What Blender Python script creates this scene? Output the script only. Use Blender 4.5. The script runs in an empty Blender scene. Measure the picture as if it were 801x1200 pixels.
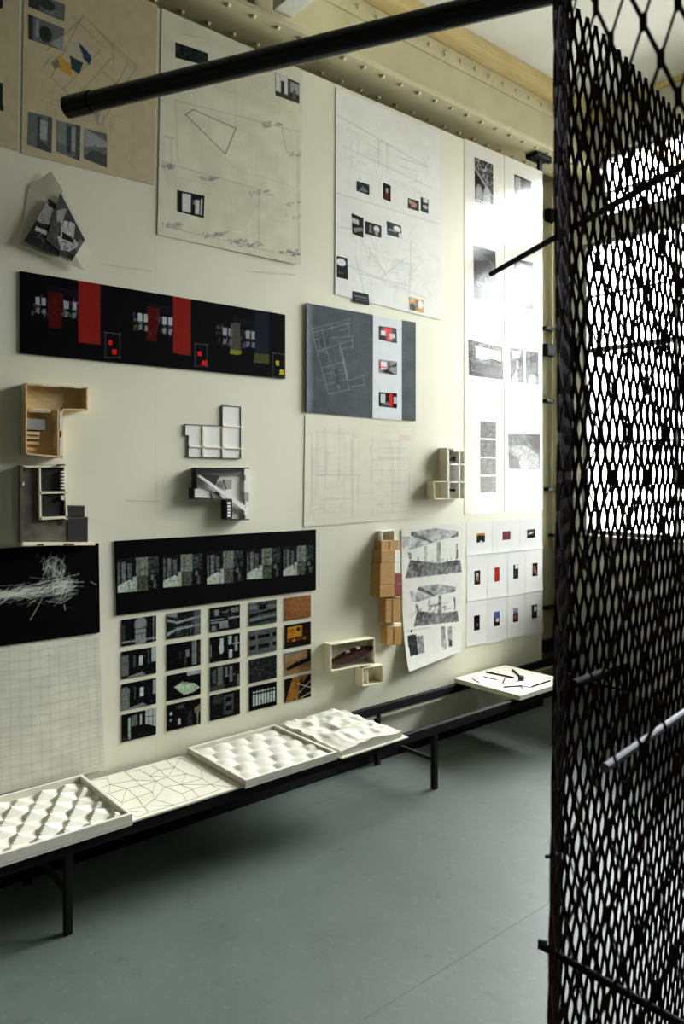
import bpy, bmesh, math, random
import numpy as np
from mathutils import Vector

SC = bpy.context.scene
COL = SC.collection

# ---------------------------------------------------------------- camera
F, CX, HY, EYE, DIST = 890.0, 400.5, 553.0, 1.6, 3.08
YAW = math.atan((1445 - CX) / F)
FW = np.array([-math.sin(YAW), math.cos(YAW), 0.0])
RT = np.array([math.cos(YAW), math.sin(YAW), 0.0])
CAM = np.array([DIST, 0.0, EYE])
cd = bpy.data.cameras.new('camera')
cam = bpy.data.objects.new('camera', cd)
COL.objects.link(cam)
cam.location = CAM
cam.rotation_euler = (math.pi / 2, 0, YAW)
cd.sensor_fit = 'AUTO'
cd.sensor_width = 36
cd.lens = 36 * F / 1200
cd.shift_y = -(600 - HY) / 1200
cd.clip_start = 0.02
cd.dof.use_dof = True
cd.dof.focus_distance = 3.6
cd.dof.aperture_fstop = 9.0
SC.camera = cam

# ---------------------------------------------------------------- daylight and exposure
WIN_Y, ROOM_R, BACK_Y, CEIL = 5.12, 7.0, -2.6, 4.30
SKY = 99.0
wd = bpy.data.worlds.new('overcast sky')
SC.world = wd
wd.use_nodes = True
_nt = wd.node_tree                          # overcast sky: brighter towards the zenith, dull ground below the horizon
_tc = _nt.nodes.new('ShaderNodeTexCoord')
_sx = _nt.nodes.new('ShaderNodeSeparateXYZ')
_rp = _nt.nodes.new('ShaderNodeValToRGB')
_nt.links.new(_tc.outputs['Generated'], _sx.inputs[0])
_nt.links.new(_sx.outputs['Z'], _rp.inputs[0])
_rp.color_ramp.elements[0].position = 0.0
_rp.color_ramp.elements[0].color = (0.15, 0.15, 0.14, 1)
_rp.color_ramp.elements[1].position = 1.0
_rp.color_ramp.elements[1].color = (0.97, 0.985, 1.0, 1)
_e = _rp.color_ramp.elements.new(0.03)
_e.color = (0.075, 0.075, 0.075, 1)
_e = _rp.color_ramp.elements.new(0.25)
_e.color = (0.33, 0.335, 0.34, 1)
_e = _rp.color_ramp.elements.new(0.5)
_e.color = (0.78, 0.79, 0.81, 1)
_nt.links.new(_rp.outputs[0], _nt.nodes['Background'].inputs[0])
_nt.nodes['Background'].inputs[1].default_value = SKY


def portal(x0, x1, z0, z1, y):
    l = bpy.data.lights.new('window_daylight', 'AREA')
    l.shape = 'RECTANGLE'
    l.size, l.size_y = x1 - x0, z1 - z0
    l.cycles.is_portal = True
    o = bpy.data.objects.new('window_daylight', l)
    o.location = ((x0 + x1) / 2, y, (z0 + z1) / 2)
    o.rotation_euler = (-math.pi / 2, 0, 0)
    COL.objects.link(o)


SC.view_settings.view_transform = 'Standard'
SC.view_settings.look = 'None'
SC.view_settings.gamma = 1.0
SC.view_settings.use_curve_mapping = False
SC.view_settings.exposure = 0.0


# ---------------------------------------------------------------- picture geometry -> places in the room
def ray(px, py):
    return FW + RT * (px - CX) / F + np.array([0, 0, 1.0]) * (HY - py) / F


def hit(px, py, axis, val):
    r = ray(px, py)
    return CAM + (val - CAM[axis]) / r[axis] * r


def W(px, py, x=0.0):                     # place on the plane parallel to the display wall
    p = hit(px, py, 0, x)
    return float(p[1]), float(p[2])


def at_cam(X, Z, z):                      # plan position measured from the viewpoint
    p = CAM + RT * X + FW * Z
    return Vector((p[0], p[1], z))


# ---------------------------------------------------------------- materials
def lin(c):
    return tuple(((v / 12.92) if v <= 0.04045 else ((v + 0.055) / 1.055) ** 2.4) for v in c)


def mat(name, rgb, rough=0.7, noise=0.0, scale=20.0, bump=0.0, bscale=80.0, metal=0.0, coat=0.0, spec=0.5, stretch=None, rgb2=None):
    m = bpy.data.materials.new(name)
    m.use_nodes = True
    nt = m.node_tree
    b = nt.nodes['Principled BSDF']
    b.inputs['Base Color'].default_value = (*lin(rgb), 1)
    b.inputs['Roughness'].default_value = rough
    b.inputs['Metallic'].default_value = metal
    b.inputs['Coat Weight'].default_value = coat
    b.inputs['Specular IOR Level'].default_value = spec
    tc = nt.nodes.new('ShaderNodeTexCoord')
    src = tc.outputs['Object']
    if stretch:
        mp = nt.nodes.new('ShaderNodeMapping')
        mp.inputs['Scale'].default_value = stretch
        nt.links.new(src, mp.inputs[0])
        src = mp.outputs[0]
    if noise or rgb2:
        n = nt.nodes.new('ShaderNodeTexNoise')
        n.inputs['Scale'].default_value = scale
        n.inputs['Detail'].default_value = 6
        nt.links.new(src, n.inputs[0])
        r = nt.nodes.new('ShaderNodeValToRGB')
        r.color_ramp.elements[0].position = 0.3
        r.color_ramp.elements[1].position = 0.7
        a = rgb2 if rgb2 else tuple(max(0, v * (1 - noise)) for v in rgb)
        r.color_ramp.elements[0].color = (*lin(a), 1)
        hi = rgb if rgb2 else tuple(min(1, v * (1 + noise * 0.5)) for v in rgb)
        r.color_ramp.elements[1].color = (*lin(hi), 1)
        nt.links.new(n.outputs[0], r.inputs[0])
        nt.links.new(r.outputs[0], b.inputs['Base Color'])
    if bump:
        n2 = nt.nodes.new('ShaderNodeTexNoise')
        n2.inputs['Scale'].default_value = bscale
        n2.inputs['Detail'].default_value = 4
        nt.links.new(src, n2.inputs[0])
        bp = nt.nodes.new('ShaderNodeBump')
        bp.inputs['Strength'].default_value = bump
        bp.inputs['Distance'].default_value = 0.004
        nt.links.new(n2.outputs[0], bp.inputs['Height'])
        nt.links.new(bp.outputs[0], b.inputs['Normal'])
    return m


def print_mat(name, rough, coat=0.0, spec=0.5):      # flat print: colour carried by the sheet, with paper grain
    m = mat(name, (1, 1, 1), rough, coat=coat, spec=spec, bump=0.12, bscale=25)
    nt = m.node_tree
    a = nt.nodes.new('ShaderNodeAttribute')
    a.attribute_name = 'print'
    n = nt.nodes.new('ShaderNodeTexNoise')
    n.inputs['Scale'].default_value = 60
    mx = nt.nodes.new('ShaderNodeMixRGB')
    mx.blend_type = 'MULTIPLY'
    mx.inputs[0].default_value = 0.12
    nt.links.new(a.outputs['Color'], mx.inputs[1])
    nt.links.new(n.outputs[0], mx.inputs[2])
    nt.links.new(mx.outputs[0], nt.nodes['Principled BSDF'].inputs['Base Color'])
    return m


M = {
    'wall': mat('cream wall paint', (0.862, 0.858, 0.775), 0.6, spec=0.3, noise=0.02, scale=3, bump=0.1, bscale=120),
    'rear': mat('olive cream rear wall paint', (0.60, 0.58, 0.45), 0.7, noise=0.08, scale=5, bump=0.15),
    'room': mat('pale room paint', (0.80, 0.79, 0.74), 0.7, noise=0.03, scale=3),
    'brick': mat('dark painted brick', (0.44, 0.42, 0.37), 0.8, noise=0.1, scale=3),
    'ceil': mat('white ceiling board', (0.88, 0.88, 0.84), 0.8, noise=0.02, scale=4),
    'floor': mat('grey green painted floor', (0.35, 0.39, 0.365), 0.5, rgb2=(0.315, 0.355, 0.33), scale=4, bump=0.1, bscale=40),
    'girder': mat('cream girder paint', (0.80, 0.77, 0.63), 0.45, noise=0.04, scale=6, bump=0.08),
    'timber': mat('yellow pine timber', (0.86, 0.78, 0.56), 0.6, rgb2=(0.79, 0.70, 0.47), scale=8, stretch=(8, 0.6, 8), bump=0.1),
    'steel': mat('black painted steel', (0.045, 0.045, 0.045), 0.6, noise=0.2, scale=30, spec=0.2),
    'pipe': mat('glossy black pipe', (0.02, 0.022, 0.03), 0.2, scale=20, spec=0.3),
    'rust': mat('dark rusty mesh steel', (0.15, 0.07, 0.05), 0.85, spec=0.1, rgb2=(0.08, 0.045, 0.035), scale=25, bump=0.3),
    'galv': mat('dull grey rod', (0.34, 0.34, 0.38), 0.5, noise=0.2, metal=0.4),
    'rod': mat('matt black rod', (0.05, 0.05, 0.05), 0.7, noise=0.2, spec=0.15),
    'plaster': mat('white plaster', (0.84, 0.83, 0.77), 0.8, noise=0.04, scale=12, bump=0.15, bscale=60),
    'board': mat('off white board', (0.86, 0.85, 0.77), 0.7, noise=0.03, scale=10),
    'wood': mat('pale basswood', (0.88, 0.78, 0.59), 0.65, rgb2=(0.82, 0.71, 0.51), scale=9, stretch=(3, 3, 14), bump=0.08),
    'wood_pale': mat('cream model wood', (0.92, 0.89, 0.78), 0.65, noise=0.05, scale=14),
    'wood_box': mat('orange plywood', (0.72, 0.56, 0.30), 0.6, rgb2=(0.64, 0.47, 0.22), scale=20, stretch=(2, 2, 10)),
    'redbrown': mat('red brown stain', (0.48, 0.17, 0.07), 0.6, noise=0.15, scale=20),
    'model_grey': mat('model grey card', (0.58, 0.58, 0.56), 0.7, noise=0.05),
    'model_white': mat('model white card', (0.90, 0.90, 0.87), 0.7),
    'model_black': mat('model black card', (0.035, 0.035, 0.035), 0.6),
    'model_dark': mat('dark weathered card', (0.38, 0.36, 0.30), 0.7, rgb2=(0.24, 0.23, 0.20), scale=18),
    'boat': mat('dark brown stained wood', (0.27, 0.14, 0.08), 0.75, spec=0.1, rgb2=(0.13, 0.065, 0.035), scale=12, stretch=(2, 10, 30)),
    'window_frame': mat('grey window paint', (0.55, 0.55, 0.50), 0.5),
    'paper_print': print_mat('matt print', 0.65, spec=0.15),
    'gloss_print': print_mat('gloss photographic print', 0.17, spec=0.36),
    'board_print': print_mat('dark mounted print', 0.8, spec=0.04),
}


def glass_mat():
    m = bpy.data.materials.new('window glass')
    m.use_nodes = True
    nt = m.node_tree
    nt.nodes.clear()
    out = nt.nodes.new('ShaderNodeOutputMaterial')
    mix = nt.nodes.new('ShaderNodeMixShader')
    t = nt.nodes.new('ShaderNodeBsdfTransparent')
    t.inputs[0].default_value = (0.97, 0.975, 0.97, 1)
    g = nt.nodes.new('ShaderNodeBsdfGlossy')
    g.inputs['Roughness'].default_value = 0.03
    fr = nt.nodes.new('ShaderNodeFresnel')
    fr.inputs[0].default_value = 1.45
    nt.links.new(fr.outputs[0], mix.inputs[0])
    nt.links.new(t.outputs[0], mix.inputs[1])
    nt.links.new(g.outputs[0], mix.inputs[2])
    nt.links.new(mix.outputs[0], out.inputs[0])
    return m


M['glass'] = glass_mat()


def worn(m, rgb, scale, lo, hi, amt):              # scuffs and specks of dirt worn into the floor paint
    nt = m.node_tree
    b = nt.nodes['Principled BSDF']
    src = b.inputs['Base Color'].links[0].from_socket
    tc = nt.nodes.new('ShaderNodeTexCoord')
    n = nt.nodes.new('ShaderNodeTexNoise')
    n.inputs['Scale'].default_value = scale
    n.inputs['Detail'].default_value = 8
    n.inputs['Roughness'].default_value = 0.75
    nt.links.new(tc.outputs['Object'], n.inputs[0])
    r = nt.nodes.new('ShaderNodeMapRange')
    r.inputs[1].default_value, r.inputs[2].default_value = lo, hi
    r.inputs[3].default_value, r.inputs[4].default_value = 0, amt
    nt.links.new(n.outputs[0], r.inputs[0])
    mx = nt.nodes.new('ShaderNodeMixRGB')
    mx.inputs[2].default_value = (*lin(rgb), 1)
    nt.links.new(r.outputs[0], mx.inputs[0])
    nt.links.new(src, mx.inputs[1])
    nt.links.new(mx.outputs[0], b.inputs['Base Color'])


worn(M['floor'], (.22, .23, .22), 9, .58, .72, .6)
worn(M['floor'], (.54, .57, .54), 25, .55, .75, .35)
worn(M['floor'], (.25, .26, .25), 60, .60, .70, .5)


# ---------------------------------------------------------------- mesh helpers
class MB:
    def __init__(s):
        s.v, s.f, s.mi = [], [], []

    def add(s, vs, fs, k=0):
        o = len(s.v)
        s.v += [tuple(map(float, p)) for p in vs]
        s.f += [tuple(i + o for i in f) for f in fs]
        s.mi += [k] * len(fs)
        return s

    def box(s, x0, x1, y0, y1, z0, z1, k=0):
        x0, x1 = sorted((x0, x1)); y0, y1 = sorted((y0, y1)); z0, z1 = sorted((z0, z1))
        return s.add([(x0, y0, z0), (x1, y0, z0), (x1, y1, z0), (x0, y1, z0), (x0, y0, z1), (x1, y0, z1), (x1, y1, z1), (x0, y1, z1)],
                     [(0, 3, 2, 1), (4, 5, 6, 7), (0, 1, 5, 4), (1, 2, 6, 5), (2, 3, 7, 6), (3, 0, 4, 7)], k)

    def bar(s, a, b, w, h=None, up=(0, 0, 1), k=0):           # box beam from a to b
        h = h or w
        a, b = Vector(a), Vector(b)
        d = (b - a).normalized()
        u = Vector(up)
        if abs(d.dot(u)) > 0.98:
            u = Vector((1, 0, 0))
        r = d.cross(u).normalized() * w / 2
        t = r.cross(d).normalized() * h / 2
        c = [(-r - t), (r - t), (r + t), (-r + t)]
        return s.add([a + q for q in c] + [b + q for q in c],
                     [(0, 3, 2, 1), (4, 5, 6, 7), (0, 1, 5, 4), (1, 2, 6, 5), (2, 3, 7, 6), (3, 0, 4, 7)], k)

    def tube(s, a, b, r, n=12, r2=None, k=0):
        a, b = Vector(a), Vector(b)
        r2 = r if r2 is None else r2
        d = (b - a).normalized()
        u = Vector((0, 0, 1)) if abs(d.z) < 0.95 else Vector((1, 0, 0))
        e = d.cross(u).normalized()
        g = e.cross(d)
        vs, fs = [], []
        for p, rr in ((a, r), (b, r2)):
            for i in range(n):
                t = 2 * math.pi * i / n
                vs.append(p + (e * math.cos(t) + g * math.sin(t)) * rr)
        for i in range(n):
            j = (i + 1) % n
            fs.append((i, j, n + j, n + i))
        fs += [tuple(range(n - 1, -1, -1)), tuple(range(n, 2 * n))]
        return s.add(vs, fs, k)

    def prism(s, poly, x0, x1, k=0):                           # outline in (y, z), thickness along x
        n = len(poly)
        ar = sum(poly[i][0] * poly[(i + 1) % n][1] - poly[(i + 1) % n][0] * poly[i][1] for i in range(n))
        if ar < 0:
            poly = poly[::-1]
        vs = [(x0, p[0], p[1]) for p in poly] + [(x1, p[0], p[1]) for p in poly]
        fs = [tuple(range(n - 1, -1, -1)), tuple(range(n, 2 * n))]
        fs += [(i, (i + 1) % n, n + (i + 1) % n, n + i) for i in range(n)]
        return s.add(vs, fs, k)

    def walls(s, poly, x0, x1, t, k=0, skip=()):               # upright walls along an outline in (y, z)
        n = len(poly)
        for i in range(n):
            if i in skip:
                continue
            (ya, za), (yb, zb) = poly[i], poly[(i + 1) % n]
            l = math.hypot(yb - ya, zb - za)
            ey, ez = (yb - ya) / l * t / 2, (zb - za) / l * t / 2
            s.bar(((x0 + x1) / 2, ya - ey, za - ez), ((x0 + x1) / 2, yb + ey, zb + ez), x1 - x0, t, up=(0, -(zb - za) / l, (yb - ya) / l), k=k)
        return s

    def obj(s, name, mats, parent=None, origin=None, smooth=False, bevel=0.0):
        me = bpy.data.meshes.new(name)
        v = s.v
        if origin is not None:
            v = [(p[0] - origin[0], p[1] - origin[1], p[2] - origin[2]) for p in v]
        me.from_pydata(v, [], s.f)
        mats = mats if isinstance(mats, (list, tuple)) else [mats]
        for m in mats:
            me.materials.append(m)
        me.polygons.foreach_set('material_index', s.mi)
        if smooth:
            me.polygons.foreach_set('use_smooth', [True] * len(s.f))
        me.update()
        o = bpy.data.objects.new(name, me)
        COL.objects.link(o)
        if parent is not None:
            o.parent = parent
            pl = parent.location
            if origin is None:
                o.location = (-pl[0], -pl[1], -pl[2])
            else:
                o.location = (origin[0] - pl[0], origin[1] - pl[1], origin[2] - pl[2])
        elif origin is not None:
            o.location = origin
        if bevel:
            b = o.modifiers.new('edge', 'BEVEL')
            b.width = bevel
            b.segments = 2
            b.limit_method = 'ANGLE'
        return o


def tag(o, label, cat, group=None):
    o['label'] = label
    o['category'] = cat
    if group:
        o['group'] = group
    return o


def thing(name, label, cat, loc=(0, 0, 0), group=None):
    o = bpy.data.objects.new(name, None)
    o.empty_display_size = 0.05
    o.location = loc
    COL.objects.link(o)
    return tag(o, label, cat, group)


def struct(o):
    o['kind'] = 'structure'
    return o


def copy_tree(o, parent=None, delta=None):
    c = o.copy()
    COL.objects.link(c)
    if parent is not None:
        c.parent = parent
    if delta is not None:
        c.location = Vector(c.location) + Vector(delta)
    for ch in list(o.children):
        copy_tree(ch, c)
    return c


# ---------------------------------------------------------------- the setting
# floor of large painted sheets
fl = struct(MB().box(-0.3, ROOM_R, BACK_Y, WIN_Y + 0.15, -0.12, -0.006).obj('floor', M['floor']))
xs = [-0.3, 0.212, 1.432, 2.652, 3.872, 5.092, ROOM_R]
for i in range(len(xs) - 1):
    ys = [BACK_Y, -2.15, 0.29, 2.735, WIN_Y + 0.15] if i % 2 == 0 else [BACK_Y, -1.3, 4.3, WIN_Y + .15]
    for j in range(len(ys) - 1):
        MB().box(xs[i] + .0005, xs[i + 1] - .0005, ys[j] + .0005, ys[j + 1] - .0005, -0.02, 0).obj('floor_sheet', M['floor'], fl)

struct(MB().box(-0.45, ROOM_R + .1, BACK_Y - .1, WIN_Y + 0.15, CEIL, CEIL + 0.1).obj('ceiling', M['ceil']))
struct(MB().box(-0.43, -0.28, BACK_Y, WIN_Y + 0.15, -0.12, CEIL).obj('wall_left', M['rear']))
struct(MB().box(ROOM_R, ROOM_R + .1, BACK_Y, WIN_Y + 0.15, -0.12, CEIL).obj('wall_right', M['brick']))
struct(MB().box(-0.43, ROOM_R + .1, BACK_Y - .1, BACK_Y, -0.12, CEIL).obj('wall_back', M['brick']))

# far wall with its window openings
WX0, WX1 = -0.14, 3.10
UX0 = 0.02
VX1, VX2, VZ = 1.30, 1.50, 2.60
wf = MB()
wf.box(-0.28, ROOM_R, WIN_Y, WIN_Y + .15, -0.12, 1.13)
wf.box(-0.28, WX0, WIN_Y, WIN_Y + .15, 1.13, CEIL)
wf.box(VX1, VX2, WIN_Y, WIN_Y + .15, 1.13, 3.33)
wf.box(VX2, WX1, WIN_Y, WIN_Y + .15, 1.13, VZ)
wf.box(WX1, ROOM_R, WIN_Y, WIN_Y + .15, 1.13, CEIL)
wf.box(WX0, WX1, WIN_Y, WIN_Y + .15, 3.33, 3.48)
wf.box(WX0, WX1, WIN_Y, WIN_Y + .15, 3.95, CEIL)
wf.box(WX0, UX0, WIN_Y, WIN_Y + .15, 3.48, 3.95)
struct(wf.obj('wall_far', M['room']))
struct(MB().box(-0.28, ROOM_R, WIN_Y - .03, WIN_Y, CEIL - .035, CEIL).obj('trim_1', M['timber']))
struct(MB().box(-0.14, ROOM_R, WIN_Y - .06, WIN_Y + .02, 1.10, 1.13).obj('trim_2', M['window_frame']))


def window(name, x0, x1, z0, z1, nx, bars):
    w = MB()
    y0, y1 = WIN_Y + .04, WIN_Y + .10
    t = .028
    w.box(x0, x1, y0, y1, z0, z0 + t); w.box(x0, x1, y0, y1, z1 - t, z1)
    w.box(x0, x0 + t, y0, y1, z0 + t, z1 - t); w.box(x1 - t, x1, y0, y1, z0 + t, z1 - t)
    root = struct(w.obj(name, M['window_frame']))
    cols = [x0 + (x1 - x0) * i / nx for i in range(nx + 1)]
    for x in cols[1:-1]:
        MB().box(x - .011, x + .011, y0 + .004, y1 - .004, z0 + t, z1 - t).obj('mullion', M['window_frame'], root)
    rows = [z0] + [b[0] for b in bars] + [z1]
    for z, h in bars:
        MB().box(x0 + t, x1 - t, y0 + .008, y1 - .008, z - h / 2, z + h / 2).obj('glazing_bar', M['window_frame'], root)
    for i in range(nx):
        for j in range(len(rows) - 1):
            MB().box(cols[i] + .005, cols[i + 1] - .005, y0 + .027, y0 + .031, rows[j] + .005, rows[j + 1] - .005).obj('pane', M['glass'], root)


window('window_1', UX0, WX1, 3.48, 3.95, 3, [(3.68, .012)])
window('unseen_window', VX2, WX1, VZ, 3.33, 2, [(2.80, .02)])  # out of view; sill and width shaped for the daylight let in
window('window_2', WX0, VX1, 1.13, 3.33, 2, [(2.52, .035), (2.93, .010), (1.82, .012)])
portal(WX0, VX1, 1.13, 3.33, WIN_Y + .02)
portal(VX2, WX1, VZ, 3.33, WIN_Y + .02)
portal(UX0, WX1, 3.48, 3.95, WIN_Y + .02)

# display partition of tall boards
pw = struct(MB().box(-0.10, -0.012, -1.6, 4.425, 0, 3.645).obj('wall_display', M['wall']))
edges = [-1.6, -1.1, 0.22, 1.545, 2.78, 4.0, 4.427]
for i in range(len(edges) - 1):
    MB().box(-0.012, 0, edges[i] + .0002, edges[i + 1] - .0002, 0.0, 3.652).obj('wall_board', M['wall'], pw)

struct(MB().box(0.0, .012, -1.6, 4.425, 0, .062).obj('shade_strip_left', M['steel']))  # added black strip standing in for the deep shade under the bench

# riveted steel girder over the partition
GZ = 3.78
gd = thing('riveted_girder', 'cream painted riveted steel girder running along the top of the display wall', 'girder', (-0.055, 2, GZ))
g = MB()
g.box(-0.19, 0.08, BACK_Y, WIN_Y, GZ, GZ + .03)
g.obj('bottom_flange', M['girder'], gd, bevel=.003)
MB().box(-0.063, -0.047, BACK_Y, WIN_Y, GZ + .03, 4.2).obj('web', M['girder'], gd)
MB().box(-0.047, -0.035, BACK_Y, WIN_Y, GZ + .03, GZ + .13).obj('bottom_angle', M['girder'], gd, bevel=.002)
MB().box(-0.047, -0.035, BACK_Y, WIN_Y, 4.10, 4.2).obj('top_angle', M['girder'], gd, bevel=.002)
for y in (2.05, 0.3):
    MB().box(-0.047, 0.02, y, y + .015, GZ + .03, 4.2).obj('stiffener', M['girder'], gd)


def rivet_mesh(axis):
    vs, fs, n, r, h = [], [], 10, .0155, .012
    rings = [(r, 0), (r * .92, h * .5), (r * .55, h * .9)]
    for rr, hh in rings:
        for i in range(n):
            t = 2 * math.pi * i / n
            p = (rr * math.cos(t), rr * math.sin(t), -hh)
            vs.append(p if axis == 'z' else (hh, -p[0], p[1]))
    for k in range(2):
        for i in range(n):
            j = (i + 1) % n
            fs.append((k * n + i, (k + 1) * n + i, (k + 1) * n + j, k * n + j))
    fs.append(tuple(range(3 * n - 1, 2 * n - 1, -1)))
    me = bpy.data.meshes.new('rivet')
    me.from_pydata(vs, [], fs)
    me.materials.append(M['girder'])
    me.polygons.foreach_set('use_smooth', [True] * len(fs))
    return me


rz, rx_ = rivet_mesh('z'), rivet_mesh('x')
for k in range(27):
    y = 1.325 + .1415 * k
    for me, p in ((rz, (.040, y + .0, GZ)), (rz, (-.15, y + .005, GZ)), (rx_, (-.035, y + .03, 4.15))):
        if p[1] > WIN_Y - .03:
            continue
        o = bpy.data.objects.new('rivet', me)
        o.parent = gd
        o.location = Vector(p) - Vector(gd.location)
        COL.objects.link(o)
tb = MB().box(-0.05, 0.05, BACK_Y, 6.6, 4.205, CEIL - .002).obj('timber_plate', M['timber'], bevel=.003)
tag(tb, 'long yellow pine timber lying on top of the cream riveted girder', 'beam')
xb = MB().box(0.055, ROOM_R, 2.135, 2.24, 3.84, 4.28).obj('cross_beam', M['ceil'], bevel=.004)
tag(xb, 'pale cross beam meeting the riveted girder at the top of the picture', 'beam')

# things seen past the end of the partition
hg = thing('hanger_clamp', 'black T-shaped hanger clamp holding the top corner of the display wall', 'clamp', (-0.03, 4.37, 3.652))
y0, z0 = W(632, 200, -.03)
MB().box(-.04, -.02, y0 - .018, y0 + .018, 3.6535, GZ - .02).obj('stem', M['steel'], hg)
MB().box(-.075, .02, y0 - .10, y0 + .07, GZ - .03, GZ - .001).obj('clamp_plate', M['steel'], hg, bevel=.003)
MB().box(-.03, .0, y0 + .07, y0 + .10, GZ - .028, GZ - .008).obj('bolt', M['steel'], hg)
cdt = thing('wall_conduit', 'olive painted conduit pipe rising up the rear wall past the display wall', 'pipe', (-.24, 4.95, 0))
MB().tube((-.24, 4.95, .004), (-.24, 4.95, 4.295), .022).obj('pipe_run', M['rear'], cdt, smooth=True)
for px, py, w in ((640, 385, .05), (641, 470, .06), (643, 573, .055), (648, 627, .06), (641, 712, .05)):
    y, z = W(px, py, -.26)
    MB().box(-.279, -.235, y - .04, y + .16, z - .012, z + .012).obj('pipe_clip', M['steel'], cdt)
for px, py, lab in ((644, 252, 'small black junction box on the rear wall high behind the display wall'),
                    (641, 410, 'small black switch box on the rear wall halfway up past the display wall'),
                    (640, 757, 'small black outlet box low on the rear wall past the display wall')):
    y, z = W(px, py, -.25)
    b = thing('junction_box', lab, 'box', (-.278, y, z))
    MB().box(-.2785, -.235, y - .03, y + .10, z - .045, z + .045).obj('box_body', M['steel'], b, bevel=.004)
    MB().box(-.235, -.230, y - .02, y + .09, z - .035, z + .035).obj('cover_plate', M['steel'], b)
y, z = W(640, 240, -.1)
tag(MB().tube((-.1, 4.47, z - .03), (-.27, 4.75, z + .03), .010, 8).obj('brace_rod', M['steel'], smooth=True),
    'thin black brace rod between the display wall and the rear wall', 'rod')


# ---------------------------------------------------------------- printed sheets
def vnoise(h, w, s, seed):
    r = np.random.RandomState(seed)
    gh, gw = max(2, int(h / s) + 2), max(2, int(w / s) + 2)
    a = r.rand(gh, gw)
    yy = np.linspace(0, gh - 1.001, h)
    xx = np.linspace(0, gw - 1.001, w)
    y0, x0 = yy.astype(int), xx.astype(int)
    fy, fx = (yy - y0)[:, None], (xx - x0)[None, :]
    fy, fx = fy * fy * (3 - 2 * fy), fx * fx * (3 - 2 * fx)
    A, B = a[y0][:, x0], a[y0][:, x0 + 1]
    Cc, D = a[y0 + 1][:, x0], a[y0 + 1][:, x0 + 1]
    return (A * (1 - fx) + B * fx) * (1 - fy) + (Cc * (1 - fx) + D * fx) * fy


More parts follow.
